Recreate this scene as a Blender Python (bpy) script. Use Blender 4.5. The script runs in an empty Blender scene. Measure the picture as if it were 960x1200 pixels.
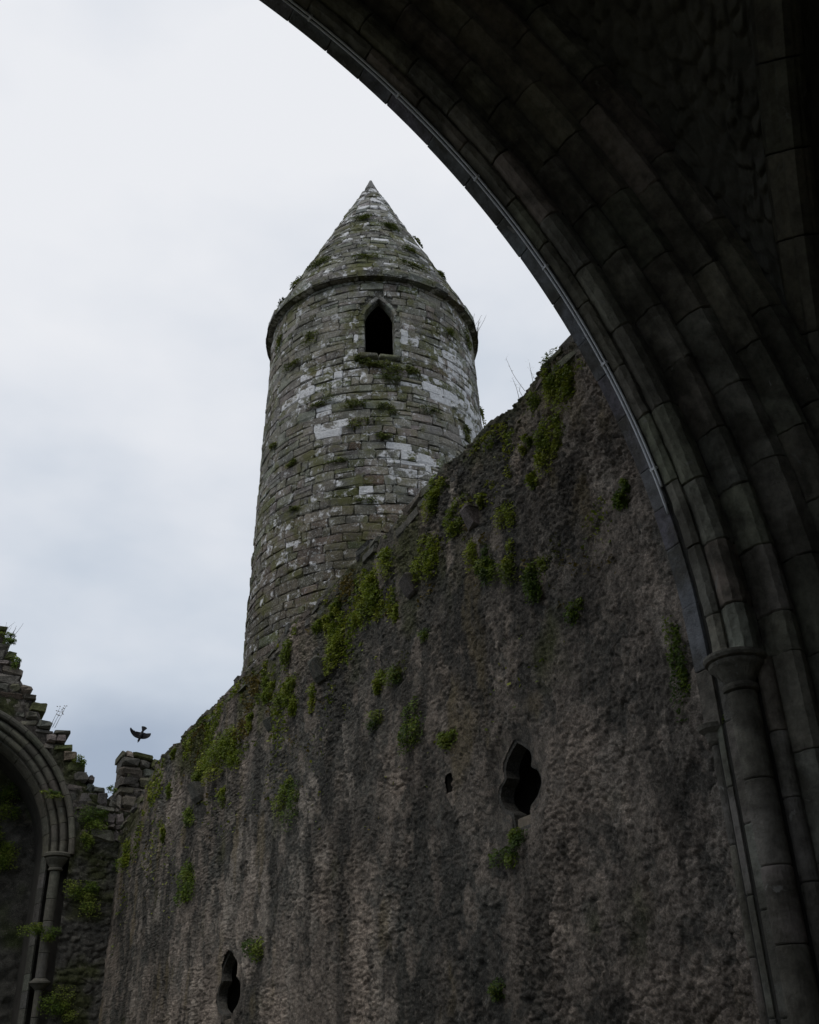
import bpy, math, random
import numpy as np
from mathutils import Matrix, Vector

random.seed(11)
rng = np.random.default_rng(11)
S = bpy.context.scene
COL = S.collection
R_ = math.radians

# ------------------------------------------------------------------ camera
cd = bpy.data.cameras.new("camera")
cam = bpy.data.objects.new("camera", cd)
COL.objects.link(cam)
right = Vector((0.8982, -0.43876, -0.02686)); up = Vector((-0.19681, -0.45603, 0.86793)); fwd = Vector((0.39307, 0.77429, 0.49596))
m = Matrix((right, up, -fwd)).transposed().to_4x4()
m.translation = (0, 0, 1.6)
cam.matrix_world = m
cd.sensor_fit = 'VERTICAL'; cd.sensor_height = 36.0; cd.sensor_width = 28.8; cd.lens = 36.0
cd.clip_start = 0.05; cd.clip_end = 3000
S.camera = cam

# ------------------------------------------------------------------ sky, sun, exposure
SUN_EL, SUN_AZ = 52.0, 250.0          # a veiled sun high behind the cloud, over the west side
w = bpy.data.worlds.new("World"); S.world = w; w.use_nodes = True
nt = w.node_tree; nt.nodes.clear()
def N(t, **k):
    n = nt.nodes.new(t)
    for a, b in k.items(): setattr(n, a, b)
    return n
out = N('ShaderNodeOutputWorld'); bg = N('ShaderNodeBackground'); bg.inputs[1].default_value = 0.1
sky = N('ShaderNodeTexSky'); sky.sky_type = 'NISHITA'; sky.sun_disc = False
sky.sun_elevation = R_(SUN_EL); sky.sun_rotation = R_(SUN_AZ); sky.air_density = 1.0; sky.dust_density = 2.0
tc = N('ShaderNodeTexCoord'); sep = N('ShaderNodeSeparateXYZ')
mp = N('ShaderNodeMapping'); mp.inputs['Scale'].default_value = (1.0, 1.0, 1.9)
n1 = N('ShaderNodeTexNoise'); n1.inputs['Scale'].default_value = 2.5; n1.inputs['Detail'].default_value = 5; n1.inputs['Roughness'].default_value = 0.48
nt.links.new(tc.outputs['Generated'], mp.inputs['Vector']); nt.links.new(mp.outputs['Vector'], n1.inputs['Vector'])
nt.links.new(tc.outputs['Generated'], sep.inputs[0])
mr = N('ShaderNodeMapRange'); mr.inputs['From Min'].default_value = 0.25; mr.inputs['From Max'].default_value = 0.68
nt.links.new(sep.outputs['Z'], mr.inputs['Value'])
ma = N('ShaderNodeMath', operation='MULTIPLY_ADD'); ma.inputs[1].default_value = 2.0
sb = N('ShaderNodeMath', operation='SUBTRACT'); sb.inputs[1].default_value = 0.52
nt.links.new(n1.outputs['Fac'], sb.inputs[0]); nt.links.new(sb.outputs[0], ma.inputs[0]); nt.links.new(mr.outputs['Result'], ma.inputs[2])
cr = N('ShaderNodeValToRGB')
e = cr.color_ramp.elements
e[0].position = 0.0; e[0].color = (0.385, 0.455, 0.565, 1)
e[1].position = 1.0; e[1].color = (0.88, 0.895, 0.93, 1)
k = e.new(0.40); k.color = (0.62, 0.68, 0.765, 1)
k = e.new(0.72); k.color = (0.79, 0.82, 0.875, 1)
nt.links.new(ma.outputs[0], cr.inputs['Fac'])
sc = N('ShaderNodeVectorMath', operation='SCALE'); sc.inputs['Scale'].default_value = 10.0
nt.links.new(cr.outputs['Color'], sc.inputs[0])
mix = N('ShaderNodeMix', data_type='RGBA'); mix.inputs[0].default_value = 0.93
nt.links.new(sky.outputs[0], mix.inputs[6]); nt.links.new(sc.outputs[0], mix.inputs[7])
nt.links.new(mix.outputs[2], bg.inputs[0]); nt.links.new(bg.outputs[0], out.inputs[0])

sl = bpy.data.lights.new("sun", 'SUN'); sl.energy = 0.6; sl.angle = R_(30); sl.color = (1.0, 0.96, 0.9)
so = bpy.data.objects.new("sun", sl); COL.objects.link(so)
az = R_(SUN_AZ); el = R_(SUN_EL)
sd = Vector((math.sin(az) * math.cos(el), math.cos(az) * math.cos(el), math.sin(el)))
so.rotation_euler = sd.to_track_quat('Z', 'Y').to_euler(); so.location = (0, 0, 60)
S.view_settings.view_transform = 'Standard'; S.view_settings.look = 'None'
S.view_settings.exposure = 0.0; S.view_settings.gamma = 1.0; S.view_settings.use_curve_mapping = False
S.render.engine = 'CYCLES'
S.cycles.use_denoising = True
S.cycles.max_bounces = 6; S.cycles.diffuse_bounces = 4

# ------------------------------------------------------------------ numeric noise
def _h(ix, iy, iz, seed):
    with np.errstate(over='ignore'):
        h = (ix.astype(np.uint32) * np.uint32(374761393) + iy.astype(np.uint32) * np.uint32(668265263)
             + iz.astype(np.uint32) * np.uint32(2246822519) + np.uint32(seed * 3266489 + 12345))
        h = (h ^ (h >> np.uint32(13))) * np.uint32(1274126177)
        h = (h ^ (h >> np.uint32(15))) * np.uint32(2654435761)
        h = h ^ (h >> np.uint32(16))
    return h.astype(np.float64) / 4294967295.0
def vnoise(x, y, z, seed=0):
    x = np.asarray(x, float); y = np.asarray(y, float) + 0 * x; z = np.asarray(z, float) + 0 * x
    xi = np.floor(x); yi = np.floor(y); zi = np.floor(z)
    fx = x - xi; fy = y - yi; fz = z - zi
    fx = fx * fx * (3 - 2 * fx); fy = fy * fy * (3 - 2 * fy); fz = fz * fz * (3 - 2 * fz)
    xi = xi.astype(np.int64); yi = yi.astype(np.int64); zi = zi.astype(np.int64)
    r = 0
    for a in (0, 1):
        for b in (0, 1):
            for c in (0, 1):
                r = r + _h(xi + a, yi + b, zi + c, seed) * (fx if a else 1 - fx) * (fy if b else 1 - fy) * (fz if c else 1 - fz)
    return r * 2 - 1
def fbm(x, y, z=0.0, oct=4, seed=0, gain=0.5):
    r = 0; a = 1.0; t = 0; f = 1.0
    for o in range(oct):
        r = r + a * vnoise(np.asarray(x) * f + 13.7 * o, np.asarray(y) * f + 7.1 * o, np.asarray(z) * f, seed + o); t += a; a *= gain; f *= 2.03
    return r / t
def worley(u, v, seed=0):
    ui = np.floor(u).astype(np.int64); vi = np.floor(v).astype(np.int64)
    f1 = np.full(u.shape, 9.0); f2 = np.full(u.shape, 9.0); ident = np.zeros(u.shape)
    z = np.zeros_like(ui)
    for a in (-1, 0, 1):
        for b in (-1, 0, 1):
            cx = ui + a; cy = vi + b
            px = cx + 0.1 + 0.8 * _h(cx, cy, z, seed); py = cy + 0.1 + 0.8 * _h(cx, cy, z, seed + 51)
            d = np.hypot(u - px, v - py); i = _h(cx, cy, z, seed + 97)
            n = d < f1
            f2 = np.where(n, f1, np.minimum(f2, d)); ident = np.where(n, i, ident); f1 = np.where(n, d, f1)
    return f1, f2, ident
def sstep(a, b, x):
    t = np.clip((x - a) / (b - a), 0, 1); return t * t * (3 - 2 * t)

# ------------------------------------------------------------------ materials
def mat_base(name, rough=0.92, spec=0.25):
    mt = bpy.data.materials.new(name); mt.use_nodes = True
    t = mt.node_tree; b = t.nodes['Principled BSDF']
    b.inputs['Roughness'].default_value = rough; b.inputs['Specular IOR Level'].default_value = spec
    return mt, t, b
def nd(t, ty, **k):
    n = t.nodes.new(ty)
    for a, b in k.items(): setattr(n, a, b)
    return n
def coords(t, scale=(1, 1, 1)):
    c = nd(t, 'ShaderNodeNewGeometry'); mpn = nd(t, 'ShaderNodeMapping'); mpn.inputs['Scale'].default_value = scale
    t.links.new(c.outputs['Position'], mpn.inputs['Vector']); return mpn.outputs[0]
def noise(t, vec, scale, detail=5, rough=0.55, dist=0.0):
    n = nd(t, 'ShaderNodeTexNoise'); n.inputs['Scale'].default_value = scale; n.inputs['Detail'].default_value = detail
    n.inputs['Roughness'].default_value = rough; n.inputs['Distortion'].default_value = dist
    t.links.new(vec, n.inputs['Vector']); return n.outputs['Fac']
def ramp(t, fac, pts):
    r = nd(t, 'ShaderNodeValToRGB'); el_ = r.color_ramp.elements
    while len(el_) < len(pts): el_.new(0.5)
    for q, (p, c) in zip(el_, pts):
        q.position = p; q.color = (c, c, c, 1) if isinstance(c, (int, float)) else (*c, 1)
    t.links.new(fac, r.inputs['Fac']); return r.outputs['Color']
def mixc(t, fac, a, b, mode='MIX'):
    n = nd(t, 'ShaderNodeMix', data_type='RGBA', blend_type=mode)
    for s, v in ((0, fac), (6, a), (7, b)):
        if isinstance(v, (int, float)): n.inputs[s].default_value = v if s == 0 else (v, v, v, 1)
        elif isinstance(v, tuple): n.inputs[s].default_value = (*v, 1)
        else: t.links.new(v, n.inputs[s])
    return n.outputs[2]
def attr(t, name='col'):
    a = nd(t, 'ShaderNodeAttribute'); a.attribute_name = name; return a.outputs['Color']
def bump(t, b, hs, dist=0.01, strength=1.0):
    bn = nd(t, 'ShaderNodeBump'); bn.inputs['Distance'].default_value = dist; bn.inputs['Strength'].default_value = strength
    t.links.new(hs, bn.inputs['Height']); t.links.new(bn.outputs[0], b.inputs['Normal'])

def m_tower():
    mt, t, b = mat_base('weathered_limestone')
    v = coords(t)
    c = attr(t)
    c = mixc(t, 0.75, c, ramp(t, noise(t, v, 2.6, 6, 0.6), [(0.3, 0.55), (0.5, 1.0), (0.72, 1.35)]), 'MULTIPLY')
    c = mixc(t, 0.55, c, ramp(t, noise(t, v, 16, 5, 0.65), [(0.3, 0.5), (0.5, 1.0), (0.7, 1.5)]), 'MULTIPLY')
    lich = ramp(t, noise(t, v, 9, 4, 0.6, 0.4), [(0.58, 0.0), (0.63, 1.0)])
    area = ramp(t, noise(t, v, 0.7, 3, 0.5), [(0.40, 0.0), (0.55, 1.0)])
    lich2 = ramp(t, noise(t, v, 26, 3, 0.5), [(0.58, 0.0), (0.63, 0.9)])
    lm = mixc(t, 1.0, lich, area, 'MULTIPLY')
    c = mixc(t, lm, c, (0.50, 0.50, 0.48))
    c = mixc(t, mixc(t, 1.0, lich2, 0.6, 'MULTIPLY'), c, (0.42, 0.42, 0.38))
    dk = ramp(t, noise(t, v, 0.8, 6, 0.7, 0.6), [(0.45, 1.0), (0.62, 0.55)])
    c = mixc(t, 1.0, c, dk, 'MULTIPLY')
    moss = ramp(t, noise(t, v, 1.3, 6, 0.68), [(0.50, 0.0), (0.62, 0.75)])
    c = mixc(t, moss, c, (0.105, 0.108, 0.030))
    al = nd(t, 'ShaderNodeAttribute'); al.attribute_name = 'col'
    cov = nd(t, 'ShaderNodeMath', operation='MULTIPLY_ADD'); cov.inputs[1].default_value = 0.37
    t.links.new(al.outputs['Alpha'], cov.inputs[0]); t.links.new(noise(t, v, 3.4, 7, 0.7, 0.35), cov.inputs[2])
    crust = ramp(t, cov.outputs[0], [(0.635, 0.0), (0.72, 0.95)])
    white = mixc(t, 0.5, (0.74, 0.74, 0.745), ramp(t, noise(t, v, 16, 5, 0.65), [(0.3, 0.5), (0.5, 1.0), (0.7, 1.3)]), 'MULTIPLY')
    c = mixc(t, crust, c, white)
    t.links.new(c, b.inputs['Base Color'])
    bump(t, b, mixc(t, 0.5, noise(t, v, 18, 8, 0.75), noise(t, v, 5, 5, 0.6)), 0.09, 1.0)
    return mt
def m_wall():
    mt, t, b = mat_base('worn_lime_render')
    v = coords(t); c = attr(t)
    c = mixc(t, 0.6, c, ramp(t, noise(t, v, 7, 8, 0.65), [(0.28, 0.35), (0.5, 1.0), (0.72, 1.8)]), 'MULTIPLY')
    c = mixc(t, 0.85, c, ramp(t, noise(t, v, 40, 6, 0.75), [(0.32, 0.3), (0.5, 1.0), (0.68, 2.1)]), 'MULTIPLY')
    fl = ramp(t, noise(t, v, 11, 4, 0.6, 0.6), [(0.66, 0.0), (0.70, 0.8)])
    c = mixc(t, fl, c, (0.21, 0.195, 0.165))
    fl3 = ramp(t, noise(t, v, 26, 4, 0.6, 0.3), [(0.61, 0.0), (0.66, 0.6)])
    c = mixc(t, fl3, c, (0.19, 0.17, 0.14))
    fl2 = ramp(t, noise(t, v, 4.5, 5, 0.62, 0.4), [(0.60, 0.0), (0.66, 0.55)])
    c = mixc(t, fl2, c, (0.17, 0.15, 0.12))
    t.links.new(c, b.inputs['Base Color'])
    h = mixc(t, 0.5, noise(t, v, 22, 9, 0.75), noise(t, v, 60, 4, 0.7))
    bump(t, b, h, 0.045, 1.0)
    return mt
def m_ashlar(name, base, stain, bumpd=0.02):
    mt, t, b = mat_base(name, 0.88, 0.3)
    v = coords(t); c = attr(t)
    c = mixc(t, 1.0, c, base, 'MULTIPLY')
    c = mixc(t, ramp(t, noise(t, v, 1.6, 6, 0.62, 0.3), [(0.42, 0.0), (0.6, 0.85)]), c, stain)
    c = mixc(t, 0.7, c, ramp(t, noise(t, v, 9, 7, 0.65), [(0.3, 0.5), (0.5, 1.0), (0.72, 1.5)]), 'MULTIPLY')
    c = mixc(t, ramp(t, noise(t, v, 5, 5, 0.6, 0.8), [(0.66, 0.0), (0.72, 0.6)]), c, (0.30, 0.29, 0.26))
    t.links.new(c, b.inputs['Base Color'])
    bump(t, b, mixc(t, 0.5, noise(t, v, 30, 8, 0.7), noise(t, v, 6, 5, 0.6)), bumpd, 1.0)
    return mt
def m_leaf():
    mt, t, b = mat_base('leaf_green', 0.6, 0.3)
    c = attr(t); t.links.new(c, b.inputs['Base Color'])
    tr = nd(t, 'ShaderNodeBsdfTranslucent'); t.links.new(c, tr.inputs['Color'])
    mx = nd(t, 'ShaderNodeMixShader'); mx.inputs[0].default_value = 0.3
    t.links.new(b.outputs[0], mx.inputs[1]); t.links.new(tr.outputs[0], mx.inputs[2])
    t.links.new(mx.outputs[0], t.nodes['Material Output'].inputs[0]); return mt
def m_plain(name, col, rough=0.95, var=0.5, sc_=3.0, spec=0.2):
    mt, t, b = mat_base(name, rough, spec); v = coords(t)
    c = mixc(t, var, col, ramp(t, noise(t, v, sc_, 6, 0.65), [(0.3, 0.4), (0.5, 1.0), (0.7, 1.5)]), 'MULTIPLY')
    t.links.new(c, b.inputs['Base Color']); bump(t, b, noise(t, v, sc_ * 6, 6, 0.7), 0.02, 0.8); return mt
M = dict(
    tower=m_tower(), wall=m_wall(),
    arch=m_ashlar('dark_ashlar', (1.42, 1.34, 1.20), (0.076, 0.069, 0.052), 0.06),
    fararch=m_ashlar('pale_ashlar', (1.0, 0.98, 0.92), (0.10, 0.095, 0.075)),
    vault=m_plain('vault_rubble', (0.13, 0.125, 0.105), 0.95, 0.8, 2.0),
    mortar=m_plain('dark_mortar', (0.045, 0.042, 0.036), 0.95, 0.5, 4.0),
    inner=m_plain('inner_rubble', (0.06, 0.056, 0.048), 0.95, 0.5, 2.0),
    ground=m_plain('trodden_grass', (0.075, 0.072, 0.046), 0.95, 0.7, 1.2),
    cable=m_plain('pale_cable', (0.72, 0.72, 0.73), 0.4, 0.1, 3.0, 0.5), leaf=m_leaf(), twig=m_plain('dry_twig', (0.09, 0.07, 0.05), 0.8, 0.3),
    feather=m_plain('black_feather', (0.010, 0.010, 0.014), 0.5, 0.3, 20, 0.4),
)

# ------------------------------------------------------------------ object helpers
WORLD = {}
def empty(name, loc, label, cat, group=None):
    o = bpy.data.objects.new(name, None); COL.objects.link(o); o.location = loc; o.empty_display_size = 0.3
    o['label'] = label; o['category'] = cat
    if group: o['group'] = group
    WORLD[o] = Vector(loc); return o
def mesh_obj(name, V, F, mat, parent=None, cols=None, smooth=False, kind=None, origin=None):
    """one mesh object; V are world coordinates, the origin goes to the middle of the piece"""
    V = np.asarray(V, float)
    o0 = np.asarray(origin, float) if origin is not None else V.mean(0)
    me = bpy.data.meshes.new(name)
    L = V - o0
    if isinstance(F, np.ndarray):
        nf, kf = F.shape
        me.vertices.add(len(L)); me.vertices.foreach_set('co', L.ravel())
        me.loops.add(nf * kf); me.loops.foreach_set('vertex_index', F.ravel().astype(np.int32))
        me.polygons.add(nf); me.polygons.foreach_set('loop_start', np.arange(0, nf * kf, kf, dtype=np.int32))
        me.update(calc_edges=True)
    else:
        me.from_pydata([tuple(p) for p in L], [], F)
    if cols is None: cols = np.tile((0.16, 0.155, 0.135), (len(V), 1))
    cols = np.asarray(cols, float)
    if cols.ndim == 1: cols = np.tile(cols, (len(V), 1))
    a = me.attributes.new('col', 'FLOAT_COLOR', 'POINT')
    if cols.shape[1] == 3: cols = np.concatenate([cols, np.zeros((len(V), 1))], 1)
    a.data.foreach_set('color', cols.ravel())
    if smooth: me.polygons.foreach_set('use_smooth', np.ones(len(me.polygons), bool))
    me.materials.append(mat); me.validate()
    o = bpy.data.objects.new(name, me); COL.objects.link(o)
    wl = Vector(o0)
    if parent is not None:
        o.parent = parent; o.location = wl - WORLD[parent]
    else: o.location = wl
    WORLD[o] = wl
    if kind: o['kind'] = kind
    return o
def tag(o, label, cat, group=None):
    o['label'] = label; o['category'] = cat
    if group: o['group'] = group
    return o

_G = [[(i, j) for i in range(4)] for j in range(4)]
def stone(f, w_, h_, jit=0.06, bev=0.14, bulge=0.0, rec=.2, rough=.1):
    """weathered block: f(a,b,c) maps a in [0,w], b in [0,h], c 1 = face .. 0 = bed to the world. 4x4 face grid + sides"""
    V = []; F = []
    bx = min(bev * h_, 0.2 * w_); 
    us = [0, bx * random.uniform(.7, 1.5), w_ - bx * random.uniform(.7, 1.5), w_]; vs = [0, bx * random.uniform(.7, 1.4), h_ - bx * random.uniform(.7, 1.4), h_]
    j = jit * h_
    for jv in range(4):
        for iu in range(4):
            edge = iu in (0, 3) or jv in (0, 3); corner = iu in (0, 3) and jv in (0, 3)
            u = us[iu]; v = vs[jv]
            if corner: u += (0.5 * bx if iu == 0 else -0.5 * bx); v += (0.5 * bx if jv == 0 else -0.5 * bx)
            c = (1 - rec if edge else 1.0) - (rec * .6 if corner else 0) + random.uniform(-rough, rough) + (0 if edge else bulge)
            V.append(f(u + random.uniform(-j, j) * .5, v + random.uniform(-j, j) * .5, c))
    for jv in range(3):
        for iu in range(3):
            a = jv * 4 + iu; F.append((a, a + 1, a + 5, a + 4))
    ring = [0, 1, 2, 3, 7, 11, 15, 14, 13, 12, 8, 4]
    base = len(V)
    for q in ring:
        iu, jv = q % 4, q // 4
        V.append(f(us[iu], vs[jv], 0.0))
    n = len(ring)
    for i in range(n):
        F.append((ring[(i + 1) % n], ring[i], base + i, base + (i + 1) % n))
    return V, F
class Bag:
    def __init__(s): s.V = []; s.F = []; s.C = []
    def add(s, V, F, c):
        n = len(s.V); s.V += [tuple(p) for p in V]; s.F += [tuple(i + n for i in f) for f in F]
        c = np.asarray(c, float)
        s.C += [tuple(c)] * len(V) if c.ndim == 1 else [tuple(q) for q in c]
    def build(s, name, mat, parent=None, **k): return mesh_obj(name, s.V, s.F, mat, parent, np.array(s.C), **k)
def jc(c, a=0.25, lichen=None):
    k = 1 + random.uniform(-a, a); r = tuple(max(0.004, x * k * (1 + random.uniform(-.06, .06))) for x in c)
    return r if lichen is None else r + (lichen,)

# ------------------------------------------------------------------ ground
g = 400
gx = np.linspace(-g, g, 60); gy = np.linspace(-g, g, 60)
GX, GY = np.meshgrid(gx, gy); V = np.stack([GX, GY, 0.03 * fbm(GX * .2, GY * .2)], -1).reshape(-1, 3); V[:, 2] -= 0.04
i = np.arange(59); a = (i[None, :] + 60 * i[:, None]).ravel()
o = mesh_obj('ground', V, np.stack([a, a + 1, a + 61, a + 60], 1), M['ground']); o['kind'] = 'structure'

# ------------------------------------------------------------------ the long transept wall (plane x = 7)
XW = 7.0
def ztop(y): return 10.22 + 0.0165 * y - max(0, y - 30.8) * .22 + 0.05 * math.sin(y * 1.7) + 0.04 * math.sin(y * 4.1 + 1)
tw = empty('transept_wall', (XW, 19, 0), 'long dark rendered stone wall with mossy top running to the broken end wall', 'wall')
def loop_outline(cy, cz, hw, hh, k=0.0, n=40):
    """cusped light: pointed head, round side lobes, narrow foot; k widens it evenly"""
    prof = [(0.0, .36), (.12, .38), (.20, .40), (.225, .56), (.28, .80), (.38, .98), (.46, 1.0), (.56, .90), (.60, .72), (.635, .60), (.67, .63), (.74, .66), (.82, .60), (.89, .42), (.95, .22), (1.0, .0)]
    hs = np.array([p[0] for p in prof]); ws = np.array([p[1] for p in prof])
    t = np.linspace(0, 1, n)
    wl = np.interp(t, hs, ws) * hw
    L = [(cy - wl[q], cz + (t[q] - .5) * 2 * hh) for q in range(n)]
    Rr = [(cy + wl[q], cz + (t[q] - .5) * 2 * hh) for q in range(n - 2, -1, -1)]
    P = L + Rr
    if k:
        P = [(cy + (p[0] - cy) * (1 + k / hw * .8) + math.copysign(k * .25, p[0] - cy), cz + (p[1] - cz) * (1 + k / hh)) for p in P]
    return np.array(P)
def inside(poly, X, Y):
    r = np.zeros(X.shape, bool); n = len(poly)
    for q in range(n):
        x1, y1 = poly[q]; x2, y2 = poly[(q + 1) % n]
        c = (y1 > Y) != (y2 > Y)
        r ^= c & (X < (x2 - x1) * (Y - y1) / (y2 - y1 + 1e-12) + x1)
    return r
LOOPS = [(10.98, 5.0, 0.48, 0.53), (22.85, 3.66, 0.80, 0.74)]
HOLE = (12.72, 5.44, 0.085, 0.13)

ncol, nrow = 780, 640
s_ = np.linspace(1 / (6.9 + 6), 1 / (36.6 + 6), ncol); yc_ = 1 / s_ - 6
zt_ = np.array([ztop(y) for y in yc_])
tv = np.linspace(0, 1, nrow)
tv = np.where(tv < .08, tv * 2.0, .16 + (tv - .08) * .84 / .92)
Yg = np.tile(yc_, (nrow, 1)); Zg = tv[:, None] * zt_[None, :]
top = zt_[None, :] - Zg                                  # distance below the top
expo = sstep(-0.12, 0.28, fbm(Yg * .33, Zg * .4, 2.0, 4, 5) + 0.42 * sstep(2.2, 0.2, top) + 0.30 * sstep(6.5, 3.0, Zg) - 0.20)
wu = Yg * 3.6 + 1.5 * fbm(Yg * 1.6, Zg * 1.6, 1, 4, 8); wv = Zg * 5.0 + 1.7 * fbm(Yg * 1.6, Zg * 1.6, 4, 4, 9)
f1, f2, idn = worley(wu, wv, 3)
f1b, f2b, idb = worley(Yg * 11 + .4 * fbm(Yg * 5, Zg * 5, 3, 2, 18), Zg * 13, 23)
rub = sstep(0.02, 0.34, f2 - f1) * (0.6 + 0.8 * idn)
rub2 = sstep(0.0, 0.4, f2b - f1b) * (0.3 + idb)
ledge = np.abs(fbm(Yg * 1.3, Zg * 1.8, 0, 4, 31))
flake = np.abs(fbm(Yg * 4.2, Zg * 3.4, 0, 5, 13, .62)); flake2 = np.abs(fbm(Yg * 13, Zg * 12, 3, 3, 17, .6))
pn = fbm(Yg * .75, Zg * .62, 7, 6, 33, .6); plate = sstep(-.025, .025, pn + .16 - .55 * (expo - .4))          # surviving render coat
pn2 = fbm(Yg * 2.7, Zg * 2.1, 9, 5, 35, .6); plate2 = sstep(-.02, .02, pn2 + .10)                            # smaller scabs
rough_ = 1 - .62 * plate
d = (0.035 * fbm(Yg * .22, Zg * .3, 0, 2, 1) + 0.026 * rough_ * rub * (.4 + .6 * expo) + 0.020 * rub2 * rough_ + 0.010 * fbm(Yg * 2.6, Zg * 2.2, 0, 4, 2)
     + 0.075 * np.minimum(flake, .32) * rough_ + 0.052 * flake2 * (.35 + .65 * rough_) + 0.012 * fbm(Yg * 24, Zg * 24, 0, 2, 12)
     + 0.026 * plate + 0.020 * plate2 - 0.022 * sstep(.03, 0.0, ledge))
d = d + 0.016 * sstep(.17, .21, fbm(Yg * 1.9, Zg * 1.5, 11, 6, 66, .62))
# smooth stone surround areas stay flat behind the loop windows
for (cy, cz, hw, hh) in LOOPS:
    near = sstep(0.75, 0.45, np.hypot((Yg - cy) / (hw / .42), (Zg - cz) * .9)); d = d * (1 - near * .8) - 0.012 * near
Xg = XW - d
# surface colour: grey render, pinkish mortar where the render is lost, water streaks, algae below the top
grey = np.array((0.078, 0.075, 0.064)); pink = np.array((0.25, 0.205, 0.165)); dark = np.array((0.026, 0.025, 0.021)); alg = np.array((0.060, 0.064, 0.022)); och = np.array((0.16, 0.125, 0.065))
def L3(a, b, t): return a * (1 - t[..., None]) + b * t[..., None]
C_ = np.tile(grey, Yg.shape + (1,))
pm = sstep(-.06, .34, fbm(Yg * .42 + 3, Zg * .32, 0, 4, 41) + .52 * sstep(7.0, 3.0, Zg) - .10 + .26 * sstep(10.5, 8.0, Yg) * sstep(8.0, 5.5, Zg))  # pink mortar; low near end made paler to make up for missing light
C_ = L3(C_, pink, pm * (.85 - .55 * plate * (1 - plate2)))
C_ = L3(C_, np.array((.055, .053, .046)), plate * .45)
tint = 0.72 + 0.56 * idn; C_ = C_ * (1 + (tint - 1) * (.3 + .7 * expo))[..., None]
C_ = C_ * (0.7 + .6 * idb)[..., None]
C_ = L3(C_, pink * 1.35, sstep(.12, .30, flake) * .30 * (.4 + .6 * pm))
st = sstep(-.15, .25, fbm(Yg * .5 + 4, Zg * .45, 2, 3, 57)) * sstep(.02, .38, fbm(Yg * 1.7, Zg * .14, 0, 4, 51) + .12 * fbm(Yg * 4, Zg * .8, 0, 3, 52))
C_ = L3(C_, dark, st * .55)
C_ = L3(C_, dark, sstep(.05, .4, fbm(Yg * 1.1, Zg * .8, 3, 5, 58, .6)) * .55)
C_ = L3(C_, pink * 1.1, sstep(.10, .36, fbm(Yg * 2.2, Zg * 1.9, 3, 5, 59, .65)) * .5)
C_ = C_ * (1 + .45 * fbm(Yg * .9, Zg * .7, 0, 4, 55))[..., None]
st2 = sstep(.18, .5, fbm(Yg * 3.1 + 9, Zg * .22, 0, 4, 61)); C_ = L3(C_, pink * 1.2, st2 * .3 * sstep(.0, .3, fbm(Yg * .4, Zg * .5 + 6, 2, 3, 63) + .1))
sc1 = fbm(Yg * 1.9, Zg * 1.5, 11, 6, 66, .62); zone = sstep(-.1, .3, fbm(Yg * .35, Zg * .3, 5, 3, 68) + .35 * sstep(7.5, 3.5, Zg) - .08)
C_ = L3(C_, np.array((.34, .295, .245)), sstep(.17, .21, sc1) * .55 * zone)                 # pale scabs of old lime
C_ = L3(C_, dark * .9, sstep(.15, .20, fbm(Yg * 1.5, Zg * .6, 13, 6, 67, .6)) * .6)          # damp blotches
am = sstep(.0, .4, fbm(Yg * .8, Zg * .6, 0, 4, 71) + .55 * sstep(3.0, 0.3, top) - .36); C_ = L3(C_, alg, am * .8)
om = sstep(.36, .55, fbm(Yg * 1.2, Zg * .5, 5, 4, 81)); C_ = L3(C_, och, om * .5)
# top cap rows running back across the wall head
ncap = 14
Xc = XW + np.linspace(0.05, 0.72, ncap)[:, None] + 0 * yc_[None, :]; Yc2 = np.tile(yc_, (ncap, 1))
Zc = zt_[None, :] + 0.06 * fbm(Yc2 * 3, Xc * 3, 0, 3, 91)
Xa = np.concatenate([Xg, Xc]); Ya = np.concatenate([Yg, Yc2]); Za = np.concatenate([Zg, Zc])
Ca = np.concatenate([C_, np.tile(np.array((.09, .09, .06)), (ncap, ncol, 1))])
# back face
Xa = np.concatenate([Xa, np.full((2, ncol), XW + .75)]); Ya = np.concatenate([Ya, np.tile(yc_, (2, 1))]); Za = np.concatenate([Za, np.stack([zt_ - .1, 0 * zt_])])
Ca = np.concatenate([Ca, np.tile(grey, (2, ncol, 1))])
nr = Xa.shape[0]
V = np.stack([Xa, Ya, Za], -1).reshape(-1, 3)
ii, jj = np.meshgrid(np.arange(ncol - 1), np.arange(nr - 1)); q = (ii + jj * ncol)
F = np.stack([q, q + ncol, q + ncol + 1, q + 1], -1)
keep = np.ones(q.shape, bool)
My = (Ya[:-1, :-1] + Ya[1:, 1:]) / 2; Mz = (Za[:-1, :-1] + Za[1:, 1:]) / 2; fr = (jj < nrow - 1)
for lp in LOOPS: keep &= ~(fr & inside(loop_outline(*lp, k=0.05), My, Mz))
keep &= ~(fr & (np.abs(My - HOLE[0]) < HOLE[2]) & (np.abs(Mz - HOLE[1]) < HOLE[3]))
mesh_obj('wall_face', V, F[keep], M['wall'], tw, Ca.reshape(-1, 3), smooth=True)

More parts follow.
